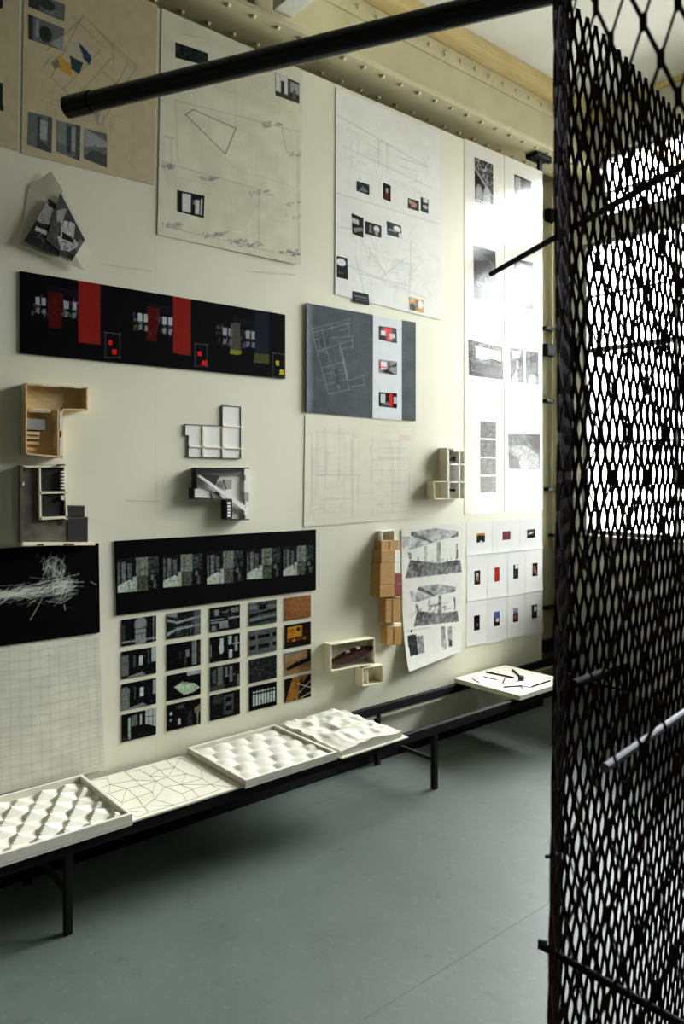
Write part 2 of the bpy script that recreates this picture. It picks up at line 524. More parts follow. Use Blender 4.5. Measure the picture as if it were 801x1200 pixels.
class Canvas:
    """flat print of one sheet; u runs right and v runs down, 0..1"""
    def __init__(s, w, h, base, corners=None):
        s.w, s.h = max(3, int(w)), max(3, int(h))
        s.a = np.ones((s.h, s.w, 3)) * np.array(base if hasattr(base, '__len__') else (base,) * 3)
        s.U = (np.arange(s.w) / (s.w - 1))[None, :] * np.ones((s.h, 1))
        s.V = (np.arange(s.h) / (s.h - 1))[:, None] * np.ones((1, s.w))
        s.Hm = None
        if corners is not None:
            src, dst = corners, [(0, 0), (1, 0), (1, 1), (0, 1)]
            A, b = [], []
            for (x, y), (u, v) in zip(src, dst):
                A.append([x, y, 1, 0, 0, 0, -u * x, -u * y]); b.append(u)
                A.append([0, 0, 0, x, y, 1, -v * x, -v * y]); b.append(v)
            s.Hm = np.append(np.linalg.solve(np.array(A, float), np.array(b, float)), 1).reshape(3, 3)

    def q(s, p):
        if s.Hm is None:
            return p
        r = s.Hm @ np.array([p[0], p[1], 1.0])
        return (r[0] / r[2], r[1] / r[2])

    def put(s, m, col, al=1.0):
        m = np.clip(m, 0, 1)[..., None] * al
        col = np.array(col if hasattr(col, '__len__') else (col,) * 3)
        s.a = s.a * (1 - m) + col * m
        return s

    def poly(s, pts, col, al=1.0, soft=0.0):
        pts = [s.q(p) for p in pts]
        x, y = s.U * (s.w - 1), s.V * (s.h - 1)
        ins = np.zeros((s.h, s.w), bool)
        n = len(pts)
        P = [(p[0] * (s.w - 1), p[1] * (s.h - 1)) for p in pts]
        for i in range(n):
            (xa, ya), (xb, yb) = P[i], P[(i + 1) % n]
            if ya == yb:
                continue
            c = ((ya > y) != (yb > y)) & (x < (xb - xa) * (y - ya) / (yb - ya) + xa)
            ins ^= c
        return s.put(ins.astype(float), col, al)

    def rect(s, u0, v0, u1, v1, col, al=1.0):
        du, dv = 1.0 / (s.w - 1), 1.0 / (s.h - 1)
        m = np.clip((s.U - u0) / du + .5, 0, 1) * np.clip((u1 - s.U) / du + .5, 0, 1) * np.clip((s.V - v0) / dv + .5, 0, 1) * np.clip((v1 - s.V) / dv + .5, 0, 1)
        return s.put(m, col, al)

    def ell(s, cx, cy, rx, ry, col, al=1.0, soft=0.25):
        d = np.sqrt(((s.U - cx) / rx) ** 2 + ((s.V - cy) / ry) ** 2)
        return s.put((1 + soft - d) / soft, col, al)

    def line(s, a, b, col=0.45, al=0.6, wid=1.0):
        a, b = s.q(a), s.q(b)
        ax, ay, bx, by = a[0] * (s.w - 1), a[1] * (s.h - 1), b[0] * (s.w - 1), b[1] * (s.h - 1)
        pad = wid + 1
        x0, x1 = int(max(0, min(ax, bx) - pad)), int(min(s.w, max(ax, bx) + pad + 1))
        y0, y1 = int(max(0, min(ay, by) - pad)), int(min(s.h, max(ay, by) + pad + 1))
        if x1 <= x0 or y1 <= y0:
            return s
        yy, xx = np.mgrid[y0:y1, x0:x1]
        dx, dy = bx - ax, by - ay
        L = dx * dx + dy * dy + 1e-9
        t = np.clip(((xx - ax) * dx + (yy - ay) * dy) / L, 0, 1)
        d = np.hypot(xx - ax - t * dx, yy - ay - t * dy)
        m = np.clip(wid / 2 + .5 - d, 0, 1)[..., None] * al
        col = np.array(col if hasattr(col, '__len__') else (col,) * 3)
        s.a[y0:y1, x0:x1] = s.a[y0:y1, x0:x1] * (1 - m) + col * m
        return s

    def lines(s, pts, col=0.45, al=0.6, wid=1.0, close=False):
        n = len(pts)
        for i in range(n if close else n - 1):
            s.line(pts[i], pts[(i + 1) % n], col, al, wid)
        return s

    def grain(s, amt, sc, seed):
        s.a = np.clip(s.a + (vnoise(s.h, s.w, sc, seed)[..., None] - .5) * amt, 0, 1)
        return s

    def mul(s, lo, sc, seed):
        s.a = s.a * (lo + (1 - lo) * vnoise(s.h, s.w, sc, seed)[..., None])
        return s

    def marks(s, box, n, seed, col=.5, al=.3, wid=1.0, lmax=.12, ortho=.8, skew=0.0):
        r = random.Random(seed)
        u0, v0, u1, v1 = box
        H = s.Hm; s.Hm = None
        for _ in range(n):
            u, v = r.uniform(u0, u1), r.uniform(v0, v1)
            l = r.uniform(.2, 1) * lmax
            if r.random() < ortho:
                du, dv = (l, 0) if r.random() < .5 else (0, l * s.w / s.h)
            else:
                t = r.uniform(0, 6.28)
                du, dv = l * math.cos(t), l * math.sin(t)
            s.line((u, v), (u + du, v + dv + skew * du), col, al * r.uniform(.4, 1), wid)
        s.Hm = H
        return s


def sheet(name, corners, cv, mt, off=.002, thick=.0015, parent=None, lift=None, px=True):
    """corners TL, TR, BR, BL as seen; becomes a real sheet on the wall, carrying the print of its canvas"""
    yz = [W(*p) for p in corners] if px else corners
    w, h = cv.w, cv.h
    u = (np.arange(w) / (w - 1))[None, :, None]
    v = (np.arange(h) / (h - 1))[:, None, None]
    c = np.array(yz)
    g2 = (c[0] * (1 - u) + c[1] * u) * (1 - v) + (c[3] * (1 - u) + c[2] * u) * v
    X = np.full((h, w), off)
    if lift is not None:
        X = X + lift(u[..., 0] + 0 * v[..., 0], v[..., 0] + 0 * u[..., 0])
    P = np.concatenate([X[..., None], g2], axis=2).reshape(-1, 3)
    idx = np.arange(w * h).reshape(h, w)
    q = np.stack([idx[1:, :-1], idx[1:, 1:], idx[:-1, 1:], idx[:-1, :-1]], -1).reshape(-1, 4)
    ring = np.concatenate([idx[0, :-1], idx[:-1, -1], idx[-1, :0:-1], idx[:0:-1, 0]])
    n = len(ring)
    back = P[ring].copy()
    back[:, 0] -= thick
    k = np.arange(n)
    j = (k + 1) % n
    side = np.stack([ring[k], ring[j], w * h + j, w * h + k], -1)
    V = np.concatenate([P, back])
    org = np.array([off - thick, V[:, 1].mean(), V[:, 2].min()])
    if parent is not None:
        org = np.array(parent.location)
    faces = np.concatenate([q, side])
    me = bpy.data.meshes.new(name)
    me.vertices.add(len(V))
    me.vertices.foreach_set('co', (V - org).astype(np.float32).ravel())
    me.loops.add(faces.size)
    me.loops.foreach_set('vertex_index', faces.ravel().astype(np.int32))
    me.polygons.add(len(faces))
    me.polygons.foreach_set('loop_start', (np.arange(len(faces)) * 4).astype(np.int32))
    me.polygons.foreach_set('loop_total', np.full(len(faces), 4, np.int32))
    me.update(calc_edges=True)
    me.shade_flat()
    a = np.clip(cv.a, 0, 1)
    a = np.where(a <= .04045, a / 12.92, ((a + .055) / 1.055) ** 2.4).reshape(-1, 3)
    a = np.concatenate([a, a[ring]])
    a = np.concatenate([a, np.ones((len(a), 1))], 1)
    at = me.color_attributes.new('print', 'FLOAT_COLOR', 'POINT')
    at.data.foreach_set('color', a.astype(np.float32).ravel())
    me.materials.append(mt)
    o = bpy.data.objects.new(name, me)
    COL.objects.link(o)
    if parent is not None:
        o.parent = parent
    else:
        o.location = org
    return o


def size(c, k=1.0):
    w = max(abs(c[1][0] - c[0][0]), abs(c[2][0] - c[3][0]))
    h = max(math.hypot(c[3][0] - c[0][0], c[3][1] - c[0][1]), math.hypot(c[2][0] - c[1][0], c[2][1] - c[1][1]))
    return int(w * k) + 2, int(h * k) + 2


def photo(corners, base, ops, seed=0, k=1.3, grain=.10, tint=(1, 1, 1)):
    w, h = size(corners, k)
    c = Canvas(w, h, base)
    for op in ops:
        t, a = op[0], op[1:]
        if t == 'r':
            c.rect(*a)
        elif t == 'p':
            c.poly(*a)
        elif t == 'e':
            c.ell(*a)
        elif t == 'l':
            c.line(*a)
        elif t == 'n':
            c.grain(*a)
        elif t == 'm':
            c.marks(*a)
    c.grain(grain, 1.6, seed)
    c.a = c.a * np.array(tint)
    return c


def quad(x0, y0, x1, y1, k=0.0):
    """corners of an upright rectangle on the wall: left edge x0 from y0 to y1, right edge at x1"""
    ya, za = W(x0, y0); yb, zb = W(x0, y1)
    def py(x, z):
        y, zz = W(x, HY - 1)
        s = zz - EYE
        return HY - (z - EYE) / s
    return [(x0, y0), (x1, py(x1, za)), (x1, py(x1, zb)), (x0, y1)]


def interior(seed, dark=.06, light=.6):
    r = random.Random(seed)
    ops = []
    u = r.uniform(0, .1)
    while u < .95:
        w = r.uniform(.06, .25)
        g = r.choice([dark, dark, dark * 2.5, light * .45, light * .8])
        v0 = r.uniform(0, .3); v1 = r.uniform(.55, 1)
        ops.append(('r', u, v0, u + w, v1, g, .8))
        u += w + r.uniform(0, .1)
    ops.append(('p', [(r.uniform(-.1, .3), 1), (r.uniform(.7, 1.1), 1), (r.uniform(.5, .9), .72), (r.uniform(.1, .4), .72)], light * r.uniform(.2, .7), .7))
    ops.append(('n', .25, 4, seed))
    return ops


R_ = random.Random(5)
PAPER = M['paper_print']; GLOSS = M['gloss_print']; DARKP = M['board_print']

# --- tan drawing at the far left edge
c = [(-120, -128), (23.5, -64), (21, 177), (-120, 140)]
cv = Canvas(145, 240, (.74, .70, .57), c).grain(.05, 8, 1)
cv.poly([(-12, 96), (3.5, 99), (3.5, 131), (-12, 127)], .15).poly([(-40, -60), (3, -45), (3, 12), (-40, 0)], .12)
tag(sheet('tracing_drawing', c, cv, PAPER, .003), 'tan tracing sheet cut off by the left picture edge beside the coloured axonometric', 'drawing')

# --- tan drawing with the coloured axonometric
c = [(28.5, -62), (184, 6), (180, 217), (25, 180)]
cv = Canvas(160, 260, (.76, .71, .58), c).grain(.05, 10, 2)
for a, b in (((97, 19), (160, 79)), ((160, 79), (118, 148)), ((118, 148), (60, 92)), ((60, 92), (97, 19)), ((112, 33), (150, 75)), ((150, 75), (132, 108)), ((75, 105), (118, 60)),
             ((88, 118), (130, 70)), ((132, 52), (133, 75)), ((52, 78), (60, 68)), ((100, 130), (140, 95)), ((85, 20), (120, 55)), ((120, 85), (145, 105)), ((55, 60), (98, 22))):
    cv.line(a, b, .42, .5, 1.1)
cv.poly([(103, 118), (116, 108), (124, 122), (114, 146)], .45, .35)
cv.poly([(70, 66), (84, 78), (85, 92), (69, 82)], (.78, .60, .22), .9)
cv.poly([(92, 50), (107, 66), (106, 78), (98, 70)], (.10, .22, .38), .95).poly([(82, 66), (98, 75), (93, 88), (84, 82)], (.15, .22, .25), .95)
cv.poly([(76, 52), (88, 50), (98, 66), (94, 72)], (.72, .70, .62), .95).poly([(60, 75), (68, 68), (70, 80), (64, 82)], .35, .6)
cv.marks((.1, .68, .65, .74), 50, 4, .45, .25, 1, .2)
ax = tag(sheet('axonometric_drawing', c, cv, PAPER, .003), 'tan drawing sheet with a blue and ochre axonometric and five grey photocopied photos', 'drawing')
for i, (q, ops) in enumerate([
    ([(33.5, -10), (76, 6), (75, 26), (33, 8)], [('r', .0, 0, .3, 1, .15), ('r', .45, .3, .7, .9, .6), ('e', .5, .4, .2, .3, .15)]),
    ([(33, 17), (75, 34), (73, 60), (33, 46)], [('r', 0, 0, .12, 1, .12), ('r', .2, .1, .3, .8, .7), ('e', .48, .55, .16, .3, .08), ('p', [(.6, .9), (1, .3), (1, 1)], .75)]),
    ([(33, 131), (61, 138), (60, 180), (32, 170)], [('r', .38, .05, .5, .95, .2), ('r', .5, .15, .8, .7, .8), ('r', .8, 0, 1, 1, .3), ('p', [(.4, .7), (1, .9), (1, 1), (.4, 1)], .2)]),
    ([(66, 141), (94, 148), (93, 189), (66, 178)], [('r', 0, 0, .4, .7, .6), ('r', .42, .1, .62, .9, .2), ('r', .62, .1, .8, .8, .75), ('r', .8, 0, 1, 1, .25)]),
    ([(99, 151), (125, 157), (125, 197), (98, 186)], [('p', [(0, 0), (1, .25), (1, .4), (0, .6)], .75), ('r', .4, .45, .55, .8, .5), ('p', [(0, .9), (.4, .6), (1, .65), (1, 1), (0, 1)], .25)])]):
    sheet('photo', q, photo(q, .50, [(o_[:-1] + (o_[-1] * .75 + .16,)) for o_ in ops], i + 10, tint=(.80, .84, .84)), PAPER, .0036, .0004, ax)

# --- mylar drawing with triangle
c = [(189, 10), (354, 83), (350, 311), (184, 275)]
cv = Canvas(172, 268, (.86, .85, .76), c).grain(.06, 14, 3)
cv.lines([(226, 129), (276, 151), (264, 181), (217, 135)], .25, .7, 1.0, True)
for a, b, al in (((205, 118), (350, 155), .35), ((189, 190), (305, 223), .4), ((190, 265), (345, 302), .35), ((348, 160), (349, 300), .35), ((192, 160), (203, 163), .6), ((200, 164), (200, 195), .3),
                 ((205, 120), (208, 190), .3), ((303, 223), (302, 290), .35), ((330, 150), (335, 178), .5), ((335, 178), (350, 184), .5), ((262, 186), (285, 205), .2), ((276, 150), (275, 80), .15), ((210, 40), (240, 45), .3)):
    cv.line(a, b, .42, al * .75, 1.1)
r = random.Random(8)
for px, py, n in ((320, 146, 14), (248, 210, 12), (302, 227, 10), (349, 180, 10), (192, 195, 12), (347, 240, 8), (200, 264, 14), (250, 276, 18), (295, 286, 16), (335, 296, 16), (275, 283, 10), (347, 298, 9), (345, 255, 8)):
    for _ in range(n):
        x, y = px + r.uniform(-12, 12), py + r.uniform(-3, 3)
        cv.line((x, y), (x + r.uniform(-6, 6), y + r.uniform(-2, 2)), .36, .28, 2.2)
cv.marks((.05, .05, .95, .95), 60, 3, .6, .18, 1, .25)
my = tag(sheet('film_drawing', c, cv, PAPER, .004, lift=lambda u, v: .012 * (v ** 6) * (u ** 2)), 'large translucent drafting film with a pencilled triangle and smudged border', 'drawing')
for i, (q, ops) in enumerate([
    ([(205, 50), (243, 63), (243, 78), (205, 68)], [('n', .12, 5, 1)]),
    ([(322, 85), (350, 98), (350, 122), (322, 112)], [('r', 0, 0, .5, .8, .8), ('r', .22, .25, .36, .9, .1), ('r', .5, 0, .6, .9, .2), ('r', .62, .1, 1, .6, .6), ('r', 0, .8, 1, 1, .15), ('r', .72, .45, .85, .9, .3)]),
    ([(207, 223), (239, 230), (238, 256), (207, 248)], [('r', .18, .08, .5, .92, .85), ('r', .58, .3, .72, .5, .5), ('r', .66, .25, .82, .9, .8), ('r', .86, .15, .93, .9, .75)])]):
    base = (.12, .16, .15) if i == 0 else .08
    sheet('photo', q, photo(q, base, ops, i + 20), GLOSS, .0046, .0004, my)

# --- white drawing with nine small photos
c = [(393, 103), (514.5, 155), (516, 375), (392, 345)]
cv = Canvas(128, 245, (.90, .90, .88), c).grain(.03, 10, 5)
for a, b in (((395, 135), (500, 195)), ((400, 170), (505, 220)), ((442, 165), (442, 195)), ((452, 168), (452, 200)), ((405, 150), (418, 156)), ((470, 185), (500, 195)), ((440, 163), (455, 170)),
             ((393, 225), (515, 262)), ((405, 310), (500, 350)), ((420, 320), (480, 335)), ((415, 300), (430, 360)), ((480, 280), (478, 350)), ((430, 290), (450, 320)), ((445, 325), (475, 300)), ((398, 265), (415, 268))):
    cv.line(a, b, .55, .35, 1)
cv.marks((.1, .2, .9, .4), 60, 6, .55, .22, 1, .14)
cv.marks((.1, .62, .9, .92), 90, 7, .55, .18, 1, .16, .4)
cv.marks((.28, .74, .75, .82), 70, 9, .5, .18, 1, .08, .9)
wd_ = tag(sheet('pinned_drawing', c, cv, PAPER, .004), 'tall white drawing sheet with faint pencil lines and nine small photos stuck on', 'drawing')
for i, (q, base, ops) in enumerate([
    ([(417, 212), (432, 217), (432, 229), (417, 224)], (.16, .18, .22), [('p', [(.1, .9), (.5, .3), (.9, .8)], .55, .7)]),
    ([(448, 214), (457, 218), (457, 237), (448, 233)], (.12, .08, .10), [('r', .3, .3, .6, .9, (.45, .12, .10)), ('e', .5, .4, .15, .15, .6)]),
    ([(477, 232), (490, 236), (490, 248), (477, 244)], (.14, .14, .16), [('e', .5, .5, .25, .25, (.7, .5, .4)), ('e', .2, .3, .12, .2, .6)]),
    ([(492, 231), (501, 234), (501, 251), (492, 247)], (.10, .14, .16), [('r', .3, 0, .9, .3, .85), ('e', .6, .6, .3, .12, .7)]),
    ([(411, 250), (425, 256), (425, 279), (412, 274)], (.08, .09, .09), [('r', .0, .2, .6, .45, .75), ('p', [(.1, .7), (.9, .5), (1, .65), (.2, .9)], .5)]),
    ([(427, 259), (446, 265), (446, 279), (427, 274)], (.08, .09, .09), [('r', .25, .2, .4, .8, .5), ('e', .7, .4, .16, .25, .85), ('r', .6, .5, .8, .9, .6)]),
    ([(452, 259), (469, 265), (470, 280), (453, 275)], (.14, .18, .20), [('e', .7, .35, .22, .2, .9), ('r', .1, .5, .6, .65, .6), ('e', .9, .8, .1, .2, .9)]),
    ([(394, 300), (406, 303), (407, 328), (394, 325)], (.06, .09, .09), [('e', .4, .25, .4, .16, .9), ('r', .1, .7, .6, .8, .3)]),
    ([(412, 341), (431, 345), (432, 358), (412, 354)], (.07, .12, .17), [('r', .1, .35, .85, .45, .5), ('r', .2, .6, .9, .68, .45)]),
    ([(478, 348), (495, 352), (495, 367), (479, 363)], (.75, .52, .14), [('e', .25, .75, .2, .25, .1), ('r', .5, .1, .58, .9, .2), ('e', .8, .4, .15, .3, .9), ('r', .1, .1, .3, .3, .85)])]):
    sheet('photo', q, photo(q, base, ops, i + 30, 1.4), GLOSS, .0046, .0004, wd_)

# --- two tall white panels at the far end with large monochrome photographs
c1 = quad(543.5, 162, 589.5, 603.5)
c2 = quad(590.5, 182, 635, 600.5)
e1 = tag(sheet('photo_poster', c1, Canvas(8, 40, (.875, .865, .82)).grain(.01, 3, 1), GLOSS, .0014, .0010), 'tall glossy white panel, left one of the pair, with a strip of four square photos', 'poster')
e2 = tag(sheet('photo_poster', c2, Canvas(8, 40, (.875, .865, .82)).grain(.01, 3, 1), GLOSS, .0014, .0010), 'tall glossy white panel at the end of the display wall with a rocky landscape photo', 'poster')
tree = [('p', [(0, .3), (1, .82), (1, 0), (0, 0)], .35), ('m', (.0, .0, 1, .5), 70, 3, .85, .7, 1.3, .18, .1), ('l', (0, .25), (1, .78), .7, 1, 3.0), ('p', [(0, .32), (1, .83), (1, 1), (0, 1)], .05),
        ('e', .22, .8, .18, .2, .7), ('e', .65, .85, .2, .25, .75), ('r', 0, .93, 1, 1, .8)]
for par, q, base, ops, sd in [
    (e1, [(555.5, 184), (577, 193), (577.5, 243), (556, 236)], .10, tree, 1),
    (e2, [(602, 204), (622, 213), (622, 262), (603, 253)], .45, [('r', .05, .05, .4, .3, .7), ('l', (.4, 0), (.4, .4), .15, .8, 1.2), ('r', .9, 0, 1, 1, .12), ('e', .35, .8, .4, .3, .9), ('l', (0, .7), (1, .55), .1, .9, 1.6), ('l', (.5, .3), (1, .6), .15, .8, 1.4), ('e', .4, .45, .25, .12, .85), ('r', 0, 0, 1, .04, .1)], 2),
    (e1, [(554, 287), (580, 295), (581, 356), (555, 349)], .22, [('p', [(0, .05), (1, .25), (1, .35), (0, .3)], .5, .8), ('p', [(0, .3), (.7, .2), (1, .5), (0, .55)], .1, .8), ('l', (.1, .68), (1, .76), .9, 1, 1.5), ('l', (.1, .74), (.8, .8), .85, 1, 1.2), ('r', .5, .55, .56, .7, .8), ('p', [(0, .8), (1, .75), (1, 1), (0, 1)], .5, .8), ('r', .95, 0, 1, .6, .05)], 3),
    (e2, [(602, 303), (624, 308), (624, 336), (602, 331)], .35, [('r', .85, 0, 1, 1, .08), ('e', .4, .55, .35, .4, .75), ('e', .6, .5, .08, .2, .2), ('r', 0, 0, 1, .12, .1)], 4),
    (e2, [(602, 337), (624, 341.5), (624, 363), (602, 358)], .45, [('e', .45, .45, .4, .35, .88), ('p', [(.6, .7), (1, .3), (1, 1), (.6, 1)], .08, .9), ('r', 0, .85, 1, 1, .3)], 5),
    (e1, [(548, 398), (588, 407), (589, 445), (549, 440)], .30, [('r', .0, .0, .18, 1, .25), ('p', [(.2, .12), (1, .15), (1, .45), (.7, .42), (.4, .5), (.2, .48)], .85), ('p', [(.2, .5), (.6, .5), (1, .55), (1, .62), (.2, .6)], .6, .8), ('r', .2, .6, 1, .88, .38, .8), ('r', 0, .9, 1, 1, .08), ('r', .96, .1, 1, 1, .15), ('n', .15, 3, 2)], 6),
    (e2, [(597, 407), (612.5, 410), (613, 449), (597.5, 446)], .30, [('p', [(.1, .1), (.8, .05), (.7, .3), (.2, .35)], .75), ('r', .45, .35, .62, .6, .85), ('p', [(.0, 1), (.5, .6), (.6, 1)], .8), ('r', .75, .2, 1, 1, .25), ('r', 0, .3, .2, .8, .45)], 7),
    (e2, [(615.5, 410.5), (630, 413), (630.5, 450.5), (616, 449)], .18, [('r', .1, .05, .9, .45, .35, .8), ('l', (.4, .0), (.4, .5), .1, 1, 1.2), ('e', .5, .88, .35, .16, .75), ('p', [(0, .5), (1, .45), (1, .6), (.4, .75), (0, .7)], .06)], 8),
    (e2, [(595, 508.5), (632, 509), (632, 550), (596, 549.5)], .45, [('p', [(.5, 0), (1, 0), (1, .55), (.75, .35)], .08), ('p', [(0, .35), (.5, .3), (.95, .6), (1, 1), (.4, 1), (0, .6)], .75, .9), ('p', [(0, .5), (.3, .7), (.35, 1), (0, .95)], .2, .9), ('m', (0, .0, 1, .95), 60, 5, .2, .4, 1.4, .14, .1), ('m', (0, .0, 1, .95), 50, 6, .9, .4, 1.4, .14, .1)], 9)]:
    pc = photo(q, base, ops, sd + 40, 1.3, .16)
    pc.a = np.clip(pc.a, 0, 1) ** 1.5
    sheet('photo', q, pc, GLOSS, .0022, .0004, par)
for k, (a, b) in enumerate(((493.5, 513), (515.5, 535), (537, 556), (558.5, 577.5))):
    q = quad(562.5, a, 580.5, b)
    sheet('photo', q, photo(q, .20, [('m', (0, 0, 1, .9), 50, k + 1, .62, .5, 1.2, .25, .5), ('m', (0, 0, 1, .9), 40, k + 7, .12, .5, 1.4, .2, .5)], k + 60, 1.4, .2), GLOSS, .0022, .0004, e1)

# --- red and black panorama board
c = [(23, 318), (333, 369), (333, 444), (23, 414)]
w, h = 320, 104
cv = Canvas(w, h, (.015, .015, .025), c)
r = random.Random(4)
cl = [(.17, .03, .03), (.20, .05, .05)]
for cx0, cx1, gh in ((33, 92, (.72, .74, .78)), (153, 203, (.78, .80, .82)), (252, 300, (.66, .67, .70))):
    ytop = 318 + (cx0 - 23) * .164
    for _ in range(46):
        x = r.uniform(cx0, cx1); y = ytop + 24 + (x - cx0) * .14 + r.uniform(-2, 22)
        cv.poly([(x, y), (x + r.uniform(1, 4), y + .5), (x + r.uniform(1, 4), y + r.uniform(2, 7)), (x, y + r.uniform(2, 7))], tuple(v * r.uniform(.15, .6) for v in gh), .7)
    for dx in (8, 15, .60 * (cx1 - cx0) + 6, .86 * (cx1 - cx0)):
        x = cx0 + dx
        y = ytop + 27 + dx * .14
        cv.poly([(x, y), (x + 5, y + 1), (x + 5, y + 10), (x, y + 9)], gh, .85)
        cv.poly([(x + 1, y + 13), (x + 5, y + 14), (x + 4, y + 20), (x, y + 19)], gh, .6)
    cv.poly([(cx0 + 20, ytop + 15), (cx1 + 4, ytop + 22), (cx1 + 4, ytop + 30), (cx0 + 20, ytop + 25)], (.10, .11, .17), .5)
for p, col in (([(55, 342), (73, 345), (71, 386), (56, 384)], (.36, .06, .05)), ([(172, 360), (186, 362), (182, 401), (171, 399)], (.38, .06, .05))):
    cv.poly(p, col, .75)
cv.poly([(91.5, 329), (116, 333), (116, 404), (91.5, 402)], (.52, .115, .085)).poly([(202, 347), (222, 350.5), (222, 417), (202, 414)], (.52, .115, .085))
cv.poly([(269, 378), (280, 379), (281, 416), (268, 415)], (.34, .34, .30), .8).poly([(269, 410), (282, 411), (281, 416), (268, 415)], (.55, .55, .15), .8)
cv.poly([(297, 363), (314, 366), (314, 426), (297, 424)], (.10, .11, .17), .9).poly([(297, 414), (314, 416), (314, 427), (296, 425)], (.35, .36, .14), .7)
for x0, y0, x1, y1, dc in ((122, 390, 140, 419, (.85, .12, .08)), (227, 403, 242, 429, (.85, .12, .08)), (318, 414, 332, 442, (.75, .68, .15))):
    for t in range(12):
        y = y0 + (y1 - y0) * t / 11
        cv.line((x0, y), (x0 + 1.2, y), .55, .7, 1); cv.line((x1 - 1, y + 1), (x1, y + 1), .55, .7, 1)
    for t in range(9):
        x = x0 + (x1 - x0) * t / 8
        cv.line((x, y0 + t * .2), (x + .8, y0 + t * .2), .55, .7, 1); cv.line((x, y1), (x + .8, y1), .5, .7, 1)
    cv.poly([(x0 + 4, y0 + 9), (x0 + 8, y0 + 9), (x0 + 8, y0 + 15), (x0 + 4, y0 + 14)], dc).poly([(x0 + 9, y0 + 19), (x0 + 14, y0 + 20), (x0 + 14, y0 + 26), (x0 + 8, y0 + 25)], dc)
cv.grain(.03, 1.5, 9)
tag(sheet('photo_board', c, cv, DARKP, .008, .007), 'long black board with red bars and glowing window scenes', 'photo board')

# --- grey plan drawing, white photo strip and grey strip
c = [(357, 355), (436, 369), (435, 490), (357, 483)]
cv = Canvas(90, 140, (.225, .26, .275), c).grain(.07, 12, 7).grain(.05, 2, 8)
def gl(a, b, al=.4):
    f = lambda p: (350 + p[0] / 5.34, 350 + p[1] / 5.34)
    cv.line(f(a), f(b), .72, al, 1.0)
for a, b in (((80, 190), (310, 128)), ((85, 215), (310, 155)), ((80, 190), (90, 260)), ((90, 260), (180, 600)), ((180, 600), (310, 570)), ((310, 570), (250, 300)), ((310, 128), (310, 240)), ((90, 260), (340, 235)),
             ((250, 285), (330, 262)), ((255, 320), (332, 300)), ((330, 240), (332, 315)), ((110, 330), (250, 290)), ((140, 435), (280, 395)), ((310, 515), (400, 485)), ((400, 485), (405, 545)), ((320, 555), (405, 540)),
             ((165, 310), (190, 400)), ((250, 280), (305, 520)), ((262, 330), (300, 510)), ((210, 430), (240, 560)), ((250, 580), (240, 520)), ((140, 190), (145, 220)), ((200, 175), (205, 205)), ((240, 160), (295, 150)),
             ((245, 200), (295, 190)), ((295, 150), (297, 190)), ((120, 250), (130, 310)), ((150, 240), (160, 300)), ((180, 240), (190, 290)), ((150, 480), (270, 445)), ((165, 540), (290, 505))):
    gl(a, b)
cv.marks((.12, .2, .6, .75), 60, 11, .62, .25, 1, .12)
for p in ([(120, 255), (150, 248), (155, 300), (130, 308)], [(158, 245), (185, 240), (190, 288), (165, 295)], [(212, 445), (238, 438), (245, 470), (220, 476)], [(220, 490), (245, 484), (250, 535), (228, 541)]):
    cv.poly([(350 + a / 5.34, 350 + b / 5.34) for a, b in p], (.13, .16, .18), .8)
tag(sheet('plan_drawing', c, cv, PAPER, .004, lift=lambda u, v: .01 * np.clip(1 - u * 8, 0, 1) ** 2), 'dark grey sheet with a white line floor plan drawn at an angle', 'drawing')
c = [(436, 370), (470, 376), (470, 493), (435.5, 490)]
g2 = tag(sheet('photo_strip', c, Canvas(36, 125, (.84, .86, .87), c).grain(.03, 8, 3), PAPER, .0055), 'pale strip with three red-tinted square photos beside the grey plan', 'photo strip')
for i, (q, ops) in enumerate([
    ([(443, 382), (463.5, 385), (464, 402.5), (443, 398)], [('r', 0, 0, 1, 1, (.06, .08, .09)), ('r', .2, .05, .75, .35, (.85, .15, .18)), ('r', .4, .2, .7, .95, (.85, .15, .18)), ('r', .1, .3, .38, .65, .85), ('r', .6, .4, .9, .8, .8), ('r', .75, .7, 1, 1, .05)]),
    ([(443, 421.5), (464, 424), (464, 440), (443, 437)], [('r', 0, 0, 1, 1, .55), ('r', 0, .1, .08, .7, (.85, .2, .2)), ('r', .1, .1, .42, .7, .9), ('p', [(.5, .5), (1, .1), (1, .35)], .1), ('p', [(.45, .6), (.1, .9), (.9, 1)], .12), ('r', .5, .1, .6, .6, .2), ('r', 0, .5, .4, .58, (.85, .2, .2))]),
    ([(443, 459.5), (464, 461), (464, 478.5), (443, 476)], [('r', 0, 0, 1, 1, .05), ('r', .08, .1, .35, .75, .8), ('r', .55, .05, .75, .95, (.85, .12, .14)), ('r', .8, .25, 1, .7, .75), ('p', [(.1, .9), (.5, .6), (.6, .9)], .4)])]):
    sheet('photo', q, photo(q, .1, ops, i + 70, 1.6), GLOSS, .0062, .0004, g2)
c = [(470, 375.5), (486, 378), (486, 493.5), (470, 492.5)]
tag(sheet('paper_strip', c, Canvas(18, 122, (.225, .26, .275), c).grain(.07, 12, 4).grain(.04, 2, 5), PAPER, .006), 'narrow plain dark grey paper strip right of the red-tinted photos', 'paper')

